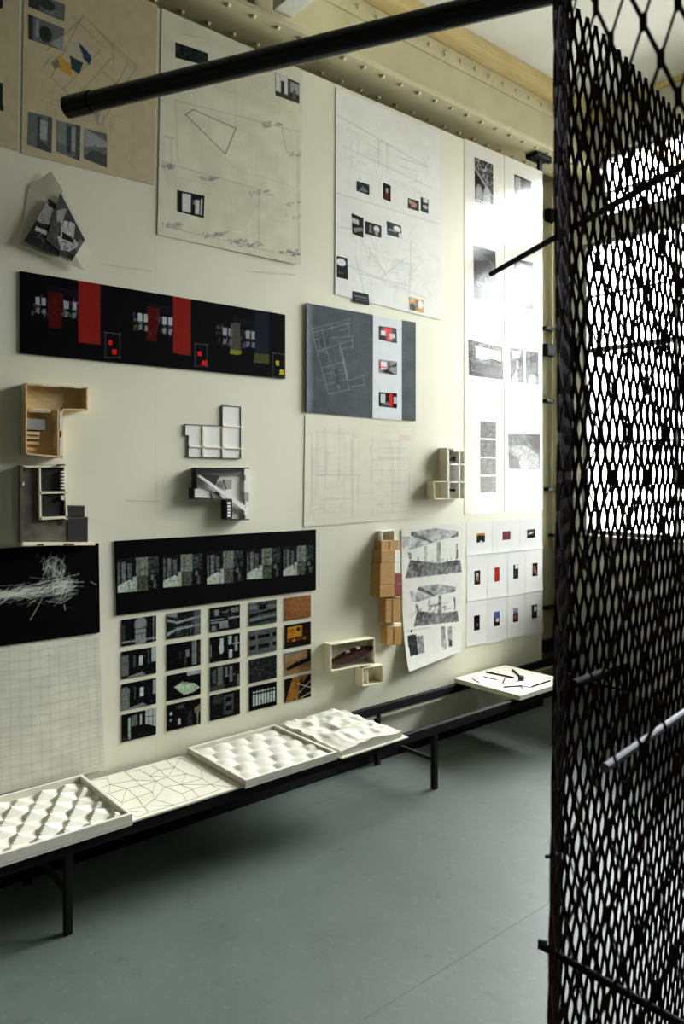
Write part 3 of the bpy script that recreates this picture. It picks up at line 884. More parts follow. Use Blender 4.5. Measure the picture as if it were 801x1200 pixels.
# --- faint drawing below
c = [(357, 487), (486, 494), (486, 607.5), (355.5, 617)]
cv = Canvas(135, 136, (.88, .87, .79), c).grain(.03, 10, 5)
for x0, x1 in ((.05, .46), (.56, .95)):
    for k in range(26):
        u = R_.uniform(x0, x1); cv.Hm = None
        if R_.random() < .5:
            cv.line((u, R_.uniform(.05, .4)), (u, R_.uniform(.5, .95)), .6, R_.uniform(.08, .3), 1)
        else:
            v = R_.uniform(.06, .95); cv.line((x0 + R_.uniform(0, .1), v), (x1 - R_.uniform(0, .1), v), .6, R_.uniform(.08, .28), 1)
    cv.marks((x0, .05, x1, .95), 60, 12, .6, .2, 1, .12)
cv.rect(.84, .14, .95, .2, (.85, .68, .62), .3)
tag(sheet('pencil_drawing', c, cv, PAPER, .003), 'cream sheet of very faint pencil plans under the dark grey plan', 'drawing')

# --- hanging triangular sheet with a folded photo
f = lambda x, y: (20 + x / 8.01, 195 + y / 8.01)
tri = [f(300, 60), f(690, 800), f(600, 990), f(40, 730)]
pts = [f(110, 190), f(300, 60), f(405, 245), f(690, 800), f(595, 990), f(300, 860), f(30, 735)]
yz = [W(*p) for p in pts]
d = [.006, .022, .030, .028, .036, .024, .008]
hs = thing('hanging_sheet', 'crumpled white sheet hanging at an angle with a stuck-on interior photo', 'paper', (0.003, yz[0][0], yz[0][1]))
m = MB()
ctr = (sum(p[0] for p in yz) / 7, sum(p[1] for p in yz) / 7)
vs = [(.028, ctr[0], ctr[1])] + [(d[i], *yz[i]) for i in range(7)] + [(.024, ctr[0], ctr[1])] + [(d[i] - .002, *yz[i]) for i in range(7)]
fs = [(0, 1 + (i + 1) % 7, 1 + i) for i in range(7)] + [(8, 9 + i, 9 + (i + 1) % 7) for i in range(7)] + [(1 + i, 1 + (i + 1) % 7, 9 + (i + 1) % 7, 9 + i) for i in range(7)]
m.add(vs, fs).obj('paper_sheet', M['board'], hs)
qa = [f(300, 298), f(430, 425), f(395, 850), f(62, 705)]
pa = Canvas(60, 70, .10)
for op in [('poly', [(0, .08), (.75, .05), (.62, .42), (.2, .52), (0, .5)], .60), ('poly', [(.05, .0), (1, 0), (1, .1), (.1, .12)], .08), ('poly', [(.72, .1), (.85, .1), (.62, .6), (.5, .62)], .10), ('poly', [(.85, .1), (1, .0), (.75, .6), (.62, .6)], .70),
           ('poly', [(.1, .62), (.5, .60), (.6, .68), (.12, .70)], .75), ('marks', (.3, .6, .9, .85), 16, 5, .6, .6, 1.4, .2, .3), ('marks', (.1, .1, .5, .5), 5, 8, .2, .7, 2, .06, .2)]:
    getattr(pa, op[0])(*op[1:])
pa.grain(.12, 2, 3)
qb = [f(405, 243), f(637, 690), f(512, 890), f(270, 690)]
pb = Canvas(60, 70, .25)
for op in [('poly', [(0, 0), (.35, 0), (.3, .9), (0, .8)], .30), ('poly', [(.05, .35), (.3, .05), (.3, .4), (.15, .5)], .62), ('poly', [(.25, .4), (.62, .05), (.8, .5), (.45, .75)], .74), ('poly', [(.3, .75), (.8, .35), (1, .3), (.8, .8), (.55, .95)], .70),
           ('poly', [(.4, .55), (.75, .4), (.8, .5), (.45, .7)], .06), ('poly', [(.75, .85), (1, .75), (1, 1), (.8, 1)], .12), ('poly', [(.88, .2), (1, .1), (1, .5), (.95, .6)], .45), ('marks', (.3, .3, .9, .9), 22, 3, .06, .8, 1.4, .16, .2)]:
    getattr(pb, op[0])(*op[1:])
pb.grain(.12, 2, 4)
for qq, pc in ((qa, pa), (qb, pb)):
    xo = .034 if qq is qa else .037
    o_ = sheet('photo', [W(*p, xo) for p in qq], pc, PAPER, xo, .001, hs, px=False)
    o_.location = (0, 0, 0)

# --- black poster with a white scribble
c = [(-60, 646), (115, 636.5), (116.5, 741), (-60, 765)]
cv = Canvas(180, 126, (.012, .012, .014), c)
r = random.Random(11)
g = lambda x, y: (x / 6.16, 630 + y / 6.16)
for _ in range(620):
    t = r.random()
    x, y = r.gauss(330, 190), 0
    if t < .72:
        x = r.uniform(-250, 500); y = 420 - max(0, x) * .16 + r.gauss(0, 34) * (1 if x > 250 else .8)
        l, a = r.uniform(40, 150), r.gauss(-.22, .28)
    elif t < .9:
        x, y = r.gauss(385, 38), r.gauss(215, 40); l, a = r.uniform(20, 70), r.uniform(-1.9, -.9)
    else:
        x, y = r.gauss(455, 40), r.gauss(370, 60); l, a = r.uniform(30, 100), r.uniform(-1.6, .3)
    cv.line(g(x - l / 2 * math.cos(a), y - l / 2 * math.sin(a)), g(x + l / 2 * math.cos(a), y + l / 2 * math.sin(a)), (.80, .84, .78), r.uniform(.2, .6), 1.0)
for p in ([(400, 160), (440, 170), (462, 200), (460, 240), (450, 280)], [(500, 290), (520, 320), (490, 350), (380, 355)], [(270, 330), (400, 300), (565, 262)], [(330, 455), (440, 470), (515, 425)], [(400, 400), (480, 390), (545, 345)],
          [(305, 230), (350, 200), (430, 260), (440, 180)], [(300, 440), (240, 550), (215, 590)], [(380, 320), (380, 400)], [(460, 480), (468, 520)], [(540, 320), (600, 316)], [(650, 315), (690, 338)], [(330, 170), (380, 140), (440, 160)]):
    cv.lines([g(*a) for a in p], (.80, .84, .78), .75, 1.1)
tag(sheet('scribble_poster', c, cv, DARKP, .006, .005), 'black poster with a tangle of white scribbled lines at the lower left', 'poster')

# --- gridded drawing below it
c = [(-60, 768), (116, 745.5), (122, 901), (-60, 944)]
cv = Canvas(185, 180, (.855, .855, .785), c).grain(.04, 12, 6)
cv.Hm = None
for k in range(15):
    u = .04 + k * .066
    pts_ = [(u + R_.gauss(0, .004), v / 8 * .96 + .02) for v in range(9)]
    cv.lines(pts_, .5, .22, 1)
    v = .03 + k * .066
    cv.lines([(t / 8, v + R_.gauss(0, .005) - .01 * math.sin(t)) for t in range(9)], .5, .22, 1)
    cv.lines([(t / 8, v + .02 + R_.gauss(0, .006)) for t in range(9)], .5, .15, 1)
cv.mul(.93, 30, 3)
tag(sheet('grid_drawing', c, cv, PAPER, .003, lift=lambda u, v: .006 * v ** 3), 'large grey-white sheet with a hand drawn grid under the scribble poster', 'drawing')

# --- black panorama with five column photos
c = [(133.5, 634), (369, 620.5), (369, 691), (136, 721)]
qn = tag(sheet('photo_board', c, Canvas(60, 30, (.012, .012, .014), c), DARKP, .007, .006), 'long black board with five repeated greenish photos of a column', 'photo board')
h2 = lambda x, y: (130 + x / 3.204, 610 + y / 3.204)
for i, (a, b, cc, dd) in enumerate(((( 20, 145), (175, 132), (178, 258), (22, 272)), ((192, 130), (340, 122), (340, 240), (193, 252)), ((356, 118), (492, 110), (493, 230), (357, 240)), ((506, 108), (632, 100), (633, 213), (506, 222)), ((643, 98), (757, 91), (757, 200), (643, 209)))):
    q = [h2(*a), h2(*b), h2(*cc), h2(*dd)]
    ops = [('r', .0, .1, .06, 1, .3), ('r', .1, .1, .2, .75, .36), ('r', .24, .15, .34, .6, .3), ('p', [(0, 1), (0, .8), (.3, .62), (.4, .75), (.4, 1)], (.62, .64, .60)), ('r', .36, .55, .46, 1, (.55, .57, .53)),
           ('r', .44, 0, .74, .55, (.40, .41, .37)), ('r', .5, .05, .55, .55, .3), ('r', .46, .55, .72, 1, (.25, .26, .23)), ('r', .74, 0, 1, .5, (.16, .19, .18)), ('r', .76, .52, 1, 1, .06), ('r', .80, .55, .88, .7, .5, .7), ('r', .86, .7, .93, .95, .35, .7), ('n', .12, 3, i)]
    pc = photo(q, .10, ops + [('m', (0, 0, .95, .95), 24, i, .04, .5, 1.4, .2, .85), ('m', (.4, 0, .95, .95), 18, i + 9, .6, .3, 1.2, .2, .85)], i + 80, 1.4, .12, (.95, .975, .96))
    lm = pc.a.mean(2, keepdims=True)
    pc.a = pc.a * np.where(lm < .15, .7, 1.15)
    sheet('photo', q, pc, DARKP, .0076, .0005, qn)

# --- grid of twenty photographs, each stuck on the wall by itself
PX = [(142, 182.5), (195, 234.5), (245.5, 280.5), (291.5, 323.5), (333, 363.5)]
Z = [(W(142, a)[1], W(142, b)[1]) for a, b in ((726.5, 757.5), (764, 796), (802, 833), (838, 870))]
K = .05
CONT = {
 (0, 0): ('an arched pale niche', K, [('r', .38, .1, .7, 1, .42), ('e', .54, .25, .16, .25, .42), ('r', .9, 0, .94, 1, .35), ('r', 0, .82, 1, .9, .42), ('r', .38, .4, .7, .44, .2), ('r', 0, .2, .1, .8, .16), ('r', .38, .6, .7, .64, .22)]),
 (1, 0): ('a pale column at the left of a dark room', K, [('r', 0, .15, .2, .9, .32), ('r', .5, .25, .6, .6, .62), ('r', .33, .2, .4, .65, .2), ('r', .86, 0, 1, .55, .55), ('r', .75, .1, .8, .6, .22), ('p', [(.15, .95), (.6, .85), (.7, 1), (.15, 1)], .4)]),
 (2, 0): ('a rounded column and a small lit opening', K, [('r', 0, .3, .22, 1, .35), ('e', .1, .3, .12, .15, .35), ('r', .52, .25, .63, .6, .65), ('r', .9, .05, 1, .6, .45), ('p', [(.2, .95), (.6, .85), (.75, 1), (.2, 1)], .38), ('r', .35, .2, .4, .65, .2)]),
 (3, 0): ('a gridded white window', K, [('r', .18, .15, .25, .95, .5), ('r', .27, .1, .45, .5, .3), ('r', .52, .1, .58, .5, .55), ('p', [(.68, 0), (1, 0), (1, .7), (.68, .5)], .55), ('l', (.78, 0), (.78, .6), .15, 1, 1), ('l', (.9, 0), (.9, .65), .15, 1, 1), ('l', (.68, .25), (1, .3), .15, 1, 1), ('r', 0, .85, .2, 1, .15)]),
 (0, 1): ('stacked balcony railings', .10, [('p', [(0, .2), (.3, .35), (1, .2), (1, .3), (.3, .45), (0, .3)], .45), ('p', [(0, .75), (.3, .6), (1, .55), (1, .65), (.3, .7), (0, .9)], .45), ('r', .8, 0, 1, 1, .35, .7), ('m', (.2, .4, .8, 1), 40, 1, .4, .6, 1.2, .15, 1.0), ('p', [(0, 0), (.3, 0), (.3, .2), (0, .1)], .4)]),
 (1, 1): ('a tall bright post in black shadow', .03, [('r', .74, 0, .88, .95, .40), ('r', .78, 0, .80, .95, .2), ('r', .55, .3, .66, .6, .35), ('r', .52, .55, .57, .9, .2), ('r', .38, .35, .42, .6, .18), ('r', .92, .1, 1, .9, .14)]),
 (2, 1): ('a pale boat shape on black', .03, [('p', [(.2, .5), (.45, .35), (.8, .5), (.98, .72), (.8, .85), (.5, .9), (.35, .7)], (.55, .58, .50)), ('p', [(.2, .5), (.45, .42), (.75, .6), (.5, .65)], (.62, .64, .56)), ('p', [(.58, .0), (1, 0), (1, .15), (.6, .15)], .5)]),
 (3, 1): ('a scatter of small light patches', .05, [('r', .08, .3, .16, .42, .6), ('r', .08, .55, .14, .65, .5), ('r', .32, .6, .4, .85, .55), ('p', [(.8, .35), (1, .2), (1, .5), (.85, .6)], (.40, .33, .25)), ('r', .88, .5, .93, 1, .4), ('r', .6, .4, .75, .95, .13), ('r', .3, .1, .5, .25, .18)]),
 (0, 2): ('bright rungs and dark panels', .06, [('r', .15, .1, .28, .35, .42), ('r', 0, .48, .45, .54, .45), ('r', .02, .58, .3, .66, .4), ('r', .7, .1, .95, .3, .35), ('r', .6, .48, 1, .54, .5), ('r', .3, .6, .6, .9, .42), ('r', .05, .75, .2, .95, .38), ('r', .4, .2, .6, .28, .3), ('m', (0, 0, 1, .95), 40, 9, .4, .6, 1.2, .2, 1)]),
 (1, 2): ('three glowing slots', .04, [('r', .32, .1, .44, .65, .62), ('e', .37, .5, .07, .2, .6), ('r', .6, .05, .72, .4, .55), ('r', .62, .6, .74, .95, .6), ('r', .82, .1, .92, .7, .45), ('r', 0, .3, .05, .8, .35), ('r', .75, .35, 1, .42, .45)]),
 (2, 2): ('grey standing slabs', .10, [('r', .25, .05, .42, .9, .30), ('r', .08, .15, .2, .7, .22), ('r', .5, .1, .58, .5, .32), ('r', .65, .1, .74, .75, .36), ('r', .5, .45, .85, .5, .34), ('r', .48, .5, .62, .9, .03), ('r', .8, .05, .95, .3, .03), ('r', .9, .5, 1, .95, .3), ('r', 0, .8, .5, 1, .17)]),
 (3, 2): ('a dark mask-like frame', .06, [('r', .45, .1, .78, .9, .20), ('r', .52, .2, .7, .38, .04), ('r', .52, .55, .72, .75, .04), ('r', .1, .05, .4, .4, .15), ('r', 0, .5, .4, .9, .08), ('r', .58, .4, .66, .52, .28)]),
 (0, 3): ('curved grey mouldings', .22, [('r', 0, 0, .3, .3, .35), ('r', .35, .15, .6, .35, .04), ('p', [(0, .5), (.4, .45), (1, .4), (1, .5), (.4, .55), (0, .65)], .08), ('p', [(0, .7), (.5, .65), (1, .65), (1, .7), (.5, .72), (0, .8)], .38), ('p', [(0, .85), (.5, .8), (1, .78), (1, .84), (.5, .88), (0, .93)], .06), ('r', .65, .15, 1, .35, .32), ('l', (0, .1), (1, .15), .06, 1, 1.5)]),
 (1, 3): ('two rows of small dark figures', .27, [('r', 0, .22, .22, .38, .06), ('r', .3, .22, .75, .36, .08), ('r', .85, .2, 1, .36, .08), ('r', 0, .62, .22, .8, .06), ('r', .32, .6, .72, .78, .08), ('r', .85, .6, 1, .75, .08), ('r', .25, 0, .27, 1, .36), ('m', (0, .15, 1, .85), 30, 2, .08, .7, 1.5, .08, .9)]),
 (2, 3): ('a nearly black textured surface', .13, [('n', .12, 2, 3), ('m', (0, 0, 1, .95), 50, 3, .03, .5, 1.2, .3, .9)]),
 (3, 3): ('a row of white bars', .03, [('r', .1, .22, .95, .3, .6), ('r', .1, .36, .95, .82, .62)] + [('r', .1 + k * .105, .2, .125 + k * .105, .85, .04) for k in range(9)] + [('l', (.05, .34), (.98, .3), .04, 1, 1.4)]),
 (0, 4): ('plain warm brown grain', (.50, .32, .17), [('n', .12, 2, 3), ('e', .8, .2, .5, .5, (.62, .42, .25), .6, .9)]),
 (1, 4): ('a yellow lit room with dark furniture', (.10, .06, .03), [('r', .1, .1, .66, .72, (.72, .50, .14)), ('e', .52, .25, .06, .08, .05), ('p', [(.1, .6), (.6, .55), (.9, .75), (.9, .85), (.2, .85)], (.30, .14, .05)), ('r', .3, .65, .4, .78, (.75, .5, .15)), ('r', .72, .6, .8, .8, (.55, .3, .1)), ('r', .2, .75, .9, .95, .03)]),
 (2, 4): ('a dark object on a tan floor', (.52, .40, .27), [('r', 0, 0, .62, .08, (.35, .45, .5)), ('r', .86, 0, 1, .5, .10), ('p', [(.05, .68), (.4, .5), (.98, .38), (1, .55), (.5, .68), (.1, .8)], (.06, .04, .03)), ('r', 0, .8, 1, 1, (.60, .45, .29)), ('r', 0, .1, .8, .4, (.58, .47, .34), .7)]),
 (3, 4): ('an ochre plank and white lattice', (.08, .06, .04), [('p', [(.3, 0), (.6, 0), (.5, 1), (.02, 1)], (.62, .42, .18)), ('l', (.5, .3), (1, .6), .75, 1, 2), ('l', (.55, .7), (.98, .3), .7, 1, 2), ('l', (.6, .95), (1, .8), .72, 1, 2), ('p', [(.6, 0), (.9, 0), (.7, .3)], (.5, .35, .15))]),
}
ROWN = ['top row', 'second row', 'third row', 'bottom row']
for (i, j), (txt, base, ops) in CONT.items():
    x0, x1 = PX[j]
    za, zb = Z[i]
    ya, yb = W(x0, 700)[0], W(x1, 700)[0]
    cor = [(ya, za), (yb, za), (yb, zb), (ya, zb)]
    dk = base if not hasattr(base, '__len__') else sum(base) / 3
    ops = ops + [('m', (0, 0, .95, .95), 16, i * 7 + j, .03 if dk < .3 else .25, .5, 1.3, .22, .85), ('m', (0, 0, .95, .95), 14, i * 3 + j * 11, .40 if j < 4 else (.7, .5, .3), .35, 1.2, .16, .85)]
    cv = photo([(x0, 0), (x1, 0), (x1, 32), (x0, 32)], base, ops, i * 5 + j, 1.5, .10, (.93, 1.0, .99) if j < 4 else (1, 1, 1))
    if j < 4:
        lm = cv.a.mean(2, keepdims=True)
        cv.a = cv.a * np.where(lm < .12, .7, 1.25)
    tone = 'colour' if j == 4 else 'dark'
    tag(sheet('photo_print', cor, cv, DARKP, .0035, .002, px=False), f'{tone} print of {txt}, {ROWN[i]}', 'photograph', 'photo grid under the column panorama')

# --- photocopied perspectives, curling off the wall at the bottom
c = [(469.5, 620), (541, 612.5), (538, 763), (471, 785)]
cv = Canvas(90, 200, (.86, .86, .82), c).grain(.03, 8, 5)
k = lambda x, y: (460 + x / 6.667, 610 + y / 6.667)
K_ = lambda pts: [k(*p) for p in pts]
for oy, sc, ox in ((0, 1, 0), (400, .80, 55)):
    T = lambda pts: [k(ox + x * sc + (0 if oy == 0 else 25), oy + (y - (0 if oy == 0 else -10)) * sc + (0 if oy == 0 else 55)) for x, y in pts]
    cv.poly(T([(60, 130), (160, 130), (320, 180), (120, 240), (70, 225)]), .62, .7).poly(T([(140, 95), (160, 85), (320, 175), (290, 180), (135, 120)]), .25, .85)
    cv.poly(T([(160, 88), (330, 60), (510, 90), (505, 130), (440, 145), (320, 172)]), .58, .85).poly(T([(440, 145), (500, 100), (505, 130)]), .25, .8)
    cv.poly(T([(340, 170), (368, 170), (368, 345), (340, 345)]), .50, .8).poly(T([(238, 210), (265, 210), (262, 330), (240, 325)]), .62, .7)
    cv.poly(T([(130, 320), (350, 345), (520, 320), (535, 420), (90, 470)]), .36, .9)
    cv.poly(T([(115, 255), (145, 270), (140, 320), (120, 310)]), .30, .6).poly(T([(488, 190), (502, 190), (502, 310), (490, 310)]), .22, .7)
    cv.marks((.1, .25 if oy == 0 else .58, .9, .34 if oy == 0 else .66), 30, 4 + oy, .25, .4, 2, .12, .9)
cv.poly(K_([(95, 910), (170, 895), (170, 1045), (103, 1060)]), .10).poly(K_([(165, 910), (220, 905), (220, 1030), (170, 1040)]), .50, .8).poly(K_([(365, 840), (400, 835), (400, 1000), (365, 1010)]), .55, .7)
cv.poly(K_([(420, 840), (450, 835), (448, 985), (418, 985)]), .5, .7).poly(K_([(425, 930), (448, 940), (445, 980), (425, 980)]), .1).poly(K_([(125, 865), (140, 865), (140, 885), (125, 885)]), .15)
cv.line(k(80, 880), k(280, 845), .4, .4, 1)
cv.a = np.where(cv.a < .75, cv.a + (vnoise(cv.h, cv.w, 3, 2)[..., None] - .5) * .28 + (vnoise(cv.h, cv.w, 12, 6)[..., None] - .5) * .2, cv.a)
tag(sheet('perspective_sheet', c, cv, PAPER, .006, lift=lambda u, v: .05 * (v ** 5) * (1 - u * .8)), 'white sheet of grey photocopied room perspectives curling at its lower left corner', 'drawing')

# --- small pages with coloured snapshots near the end of the wall
n5 = lambda x, y: (540 + x / 7.5, 600 + y / 7.5)
S = [
 ('a sunset silhouette, first page of the top row', (45, 95, 268, 370), (135, 190, 208, 268), (.10, .07, .05), [('p', [(0, 0), (1, .0), (1, .3), (.3, .2), (0, .3)], (.75, .45, .22)), ('p', [(.4, .85), (.7, .8), (.65, 1), (.35, 1)], .85)]),
 ('a plain dull pink square, middle page of the top row', (272, 75, 510, 348), (362, 172, 432, 246), (.40, .16, .20), [('r', .2, .0, .25, 1, (.5, .25, .28)), ('r', .6, 0, .65, 1, (.48, .24, .27))]),
 ('a white and red streak on black, last page of the top row', (515, 60, 712, 328), (578, 155, 648, 228), (.05, .06, .05), [('p', [(.1, .55), (.6, .3), (.75, .5), (.3, .6)], .85), ('r', .6, .3, .85, .5, (.75, .25, .1))]),
 ('a pale tower, first page of the middle row', (48, 380, 225, 778), (116, 518, 166, 640), (.12, .09, .07), [('r', .25, .15, .75, .8, (.55, .45, .36)), ('r', .4, .2, .6, .4, .75), ('r', .1, .7, .5, .9, .08)]),
 ('a plain orange-red patch, second page of the middle row', (230, 362, 405, 752), (292, 490, 336, 612), (.62, .15, .10), [('r', .1, .3, .4, .9, (.70, .22, .13))]),
 ('a green figure under white sky, third page of the middle row', (408, 345, 560, 730), (458, 466, 502, 586), (.06, .09, .06), [('e', .65, .15, .3, .15, .85), ('r', .2, .3, .5, .8, (.13, .25, .14))]),
 ('a reddish face-like blur, last page of the middle row', (563, 335, 714, 702), (626, 452, 670, 564), (.10, .06, .05), [('r', .1, .2, .6, .7, (.50, .28, .26)), ('r', .5, .5, .8, .9, (.55, .40, .34))]),
 ('a black patch with purple spots, first page of the bottom row', (45, 785, 220, 1175), (112, 914, 162, 1042), (.05, .03, .04), [('e', .6, .65, .15, .1, (.45, .35, .5)), ('r', .5, .2, .7, .4, (.2, .06, .08))]),
 ('a blue sky over red rock, second page of the bottom row', (225, 760, 400, 1150), (290, 880, 336, 1004), (.10, .07, .07), [('r', 0, 0, 1, .4, (.22, .38, .62)), ('r', .2, .4, .9, .55, (.6, .25, .15)), ('e', .6, .6, .3, .12, .75)]),
 ('a red tower under pale sky, third page of the bottom row', (404, 742, 560, 1105), (456, 848, 500, 968), (.08, .06, .06), [('r', 0, 0, 1, .35, (.5, .6, .68)), ('p', [(.3, .2), (.5, .2), (.7, .8), (.2, .8)], (.48, .20, .14))]),
 ('a dark figure in a white doorway, last page of the bottom row', (564, 712, 714, 1085), (620, 820, 666, 936), (.07, .04, .04), [('e', .65, .3, .25, .2, .75), ('r', .1, .2, .4, .6, (.35, .12, .1))]),
]
for i, (lab, pg, ph, base, ops) in enumerate(S):
    a, b = n5(pg[0], pg[1]), n5(pg[2], pg[3])
    c = quad(a[0], a[1], b[0], b[1] + (b[0] - a[0]) * .06)
    t = tag(sheet('snapshot_page', c, Canvas(14, 30, (.865 - .01 * (i % 3), .865 - .01 * (i % 3), .835)).grain(.02, 5, i), PAPER, .0006 + .0003 * (i % 2), .0004, lift=lambda u, v: .004 * v ** 10),
            f'white page with {lab}', 'page', 'snapshot pages at the end of the wall')
    a, b = n5(ph[0], ph[1]), n5(ph[2], ph[3])
    q = quad(a[0], a[1], b[0], b[1] + .2)
    sheet('photo', q, photo(q, base, ops, i + 120, 2.0, .12), GLOSS, .0014, .0003, t)

# --- torn paper bits and pencil notes on the bare board
for i, (pts_, lab) in enumerate([
    ([(288, 317), (345, 321), (345, 323), (288, 318.5)], 'thin torn paper edge above the right end of the red barred board'),
    ([(120, 309), (178, 317), (178, 318.3), (120, 310)], 'thin pale paper scrap line above the red barred board'),
    ([(147, 586.5), (186, 587), (186, 588), (147, 587.6)], 'thin grey scrap of tape over the column panorama')]):
    cv = Canvas(30, 3, (.80, .80, .73)).grain(.1, 3, i)
    tag(sheet('paper_scrap', pts_, cv, PAPER, .0008, .0006), lab, 'scrap')


# ---------------------------------------------------------------- models fixed to the wall
def pl(pts, x):
    return [W(a, b, x) for a, b in pts]


def mapper(ox, oy, s):
    return lambda pts: [(ox + a / s, oy + b / s) for a, b in pts]


# wood model, L plan
D = .06
t = thing('wooden_room_model', 'pale wooden L-shaped room model fixed to the wall above the dark model', 'model', (0, *W(62, 536)))
q = mapper(10, 440, 5.717)
out = pl(q([(120, 55), (527, 82), (527, 228), (358, 226), (358, 546), (120, 524)]), D)
MB().prism(out, .001, .006).obj('base', M['wood'], t)
MB().walls(out, .006, D, .006).obj('wall', M['wood'], t)
def ib(pts, x0, x1, m, name, k=D):
    return MB().prism(pl(q(pts), x1), x0, x1).obj(name, m, t)
ib([(150, 222), (282, 228), (282, 250), (150, 245)], .006, .05, M['wood'], 'shelf')
ib([(165, 222), (282, 228), (282, 238), (165, 234)], .05, .052, M['model_white'], 'shelf_top')
ib([(125, 288), (245, 295), (245, 366), (125, 362)], .006, .045, M['model_grey'], 'block')
for y in (375, 405, 440, 480):
    ib([(125, y), (212 - (y - 375) * .1, y + 3), (212 - (y - 375) * .1, y + 24), (125, y + 20)], .006, .05 - (y - 375) * .00035, M['wood'], 'step')
ib([(328, 226), (340, 226), (340, 540), (328, 540)], .006, D, M['wood'], 'inner_wall')
ib([(342, 245), (357, 245), (357, 372), (342, 372)], D - .004, D + .001, M['model_white'], 'window_slot')
ib([(342, 415), (357, 415), (357, 540), (342, 540)], D - .004, D + .001, M['model_white'], 'window_slot')
ib([(225, 62), (335, 68), (335, 76), (225, 70)], D - .004, D + .002, M['model_white'], 'window_slot')
ib([(440, 76), (495, 80), (495, 88), (440, 84)], D - .004, D + .002, M['model_white'], 'window_slot')

# dark model
D = .045
t = thing('dark_site_model', 'dark weathered site model with a cream stick frame, touching the scribble poster', 'model', (0, *W(60, 636)))
out = pl(q([(82, 600), (378, 598), (384, 870), (510, 872), (510, 945), (532, 948), (532, 1120), (82, 1125)]), .02)
MB().prism(out, .001, .02).obj('base', M['model_dark'], t)
ib([(82, 600), (96, 600), (96, 1120), (82, 1120)], .02, .05, M['model_dark'], 'edge_wall')
for p in ([(222, 620), (345, 620), (345, 775), (222, 775)], [(232, 790), (372, 790), (375, 945), (235, 945)], [(395, 878), (505, 878), (505, 945), (395, 940)], [(398, 960), (526, 955), (526, 1110), (398, 1110)], [(340, 965), (368, 965), (368, 1000), (340, 1000)]):
    ib(p, .02, .024, M['model_black'], 'dark_floor')
for p in ([(205, 612), (216, 612), (222, 968), (210, 968)], [(372, 612), (382, 612), (398, 965), (386, 965)], [(205, 778), (388, 775), (388, 790), (205, 794)], [(212, 950), (398, 942), (398, 958), (212, 968)], [(90, 603), (376, 600), (376, 616), (120, 618)]):
    ib(p, .02, .036, M['wood_pale'], 'frame_stick')
for kk in range(6):
    y = 640 + kk * 22
    ib([(357, y), (376, y), (376, y + 12), (357, y + 12)], .02, .045, M['model_white'], 'ladder_rung')
ib([(357, 805), (372, 805), (372, 835), (357, 835)], .02, .045, M['model_white'], 'ladder_rung')
ib([(95, 720), (105, 712), (105, 735), (95, 740)], .05, .052, M['model_white'], 'chip')
ib([(95, 1120), (580, 1120), (580, 1138), (95, 1142)], .004, .05, M['wood_pale'], 'bottom_edge')
ib([(340, 595), (378, 595), (378, 604), (340, 604)], .02, .055, M['model_black'], 'cap')
ib([(195, 1128), (235, 1128), (235, 1138), (195, 1138)], .05, .0515, M['model_black'], 'dark_gap')
ib([(370, 1126), (440, 1126), (440, 1136), (370, 1136)], .05, .0515, M['model_black'], 'dark_gap')

# thin outlined model
t = thing('outline_model', 'thin white compartment model with black outline edges above the dark-walled model', 'model', (0, *W(250, 537)))
q = mapper(200, 460, 7.282)
op = [(130, 270), (448, 285), (448, 108), (605, 122), (605, 562), (158, 548), (158, 365), (130, 365)]
out = pl(q(op), .016)
MB().prism(out, .001, .005).obj('base', M['model_white'], t)
MB().walls(out, .003, .0085, .0022).obj('outline', M['model_black'], t)
for p in ([(272, 285), (288, 285), (288, 550), (272, 550)], [(440, 300), (456, 300), (456, 555), (440, 555)], [(160, 455), (605, 475), (605, 485), (160, 465)], [(450, 280), (605, 290), (605, 299), (450, 291)]):
    ib(p, .005, .010, M['wood_pale'], 'divider')

# dark walled white model
D = .055
t = thing('gallery_model', 'black-walled model with white folded planes and a black triangle', 'model', (0, *W(257, 600)))
op = [(225, 645), (668, 645), (668, 1085), (520, 1085), (520, 912), (200, 905), (200, 820), (225, 815)]
out = pl(q(op), D)
MB().prism(out, .001, .008).obj('base', M['model_white'], t)
MB().walls(out, .008, D, .005, skip=(1,)).obj('wall', M['model_black'], t)
MB().walls(out[1:3], .008, .022, .005, skip=(1,)).obj('white_wall', M['model_grey'], t)
ib([(240, 695), (415, 708), (375, 805)], .024, .027, M['model_black'], 'triangle')
ib([(230, 715), (250, 705), (635, 965), (625, 1010)], .022, .030, M['model_white'], 'ramp')
ib([(228, 650), (640, 652), (620, 700), (430, 712), (240, 690)], .008, .016, M['model_grey'], 'upper_floor')
ib([(455, 745), (520, 745), (520, 825), (480, 825)], .016, .03, M['model_grey'], 'block')
ib([(345, 855), (400, 840), (440, 905), (360, 905)], .012, .02, M['model_grey'], 'facet')
ib([(205, 825), (345, 830), (350, 900), (205, 895)], .012, .015, M['model_white'], 'facet')
for ya, yb, mm in ((650, 705, 'model_white'), (750, 850, 'model_white'), (855, 930, 'model_grey'), (985, 1045, 'model_white')):
    ib([(628, ya), (665, ya), (665, yb), (628, yb)], .008, .024, M[mm], 'wall_panel')
ib([(475, 915), (520, 915), (520, 1085), (475, 1085)], .008, D, M['model_black'], 'pier')
for kk in range(5):
    y = 935 + kk * 27
    ib([(484, y), (508, y), (508, y + 19), (484, y + 19)], D, D + .0015, M['model_white'], 'slot')

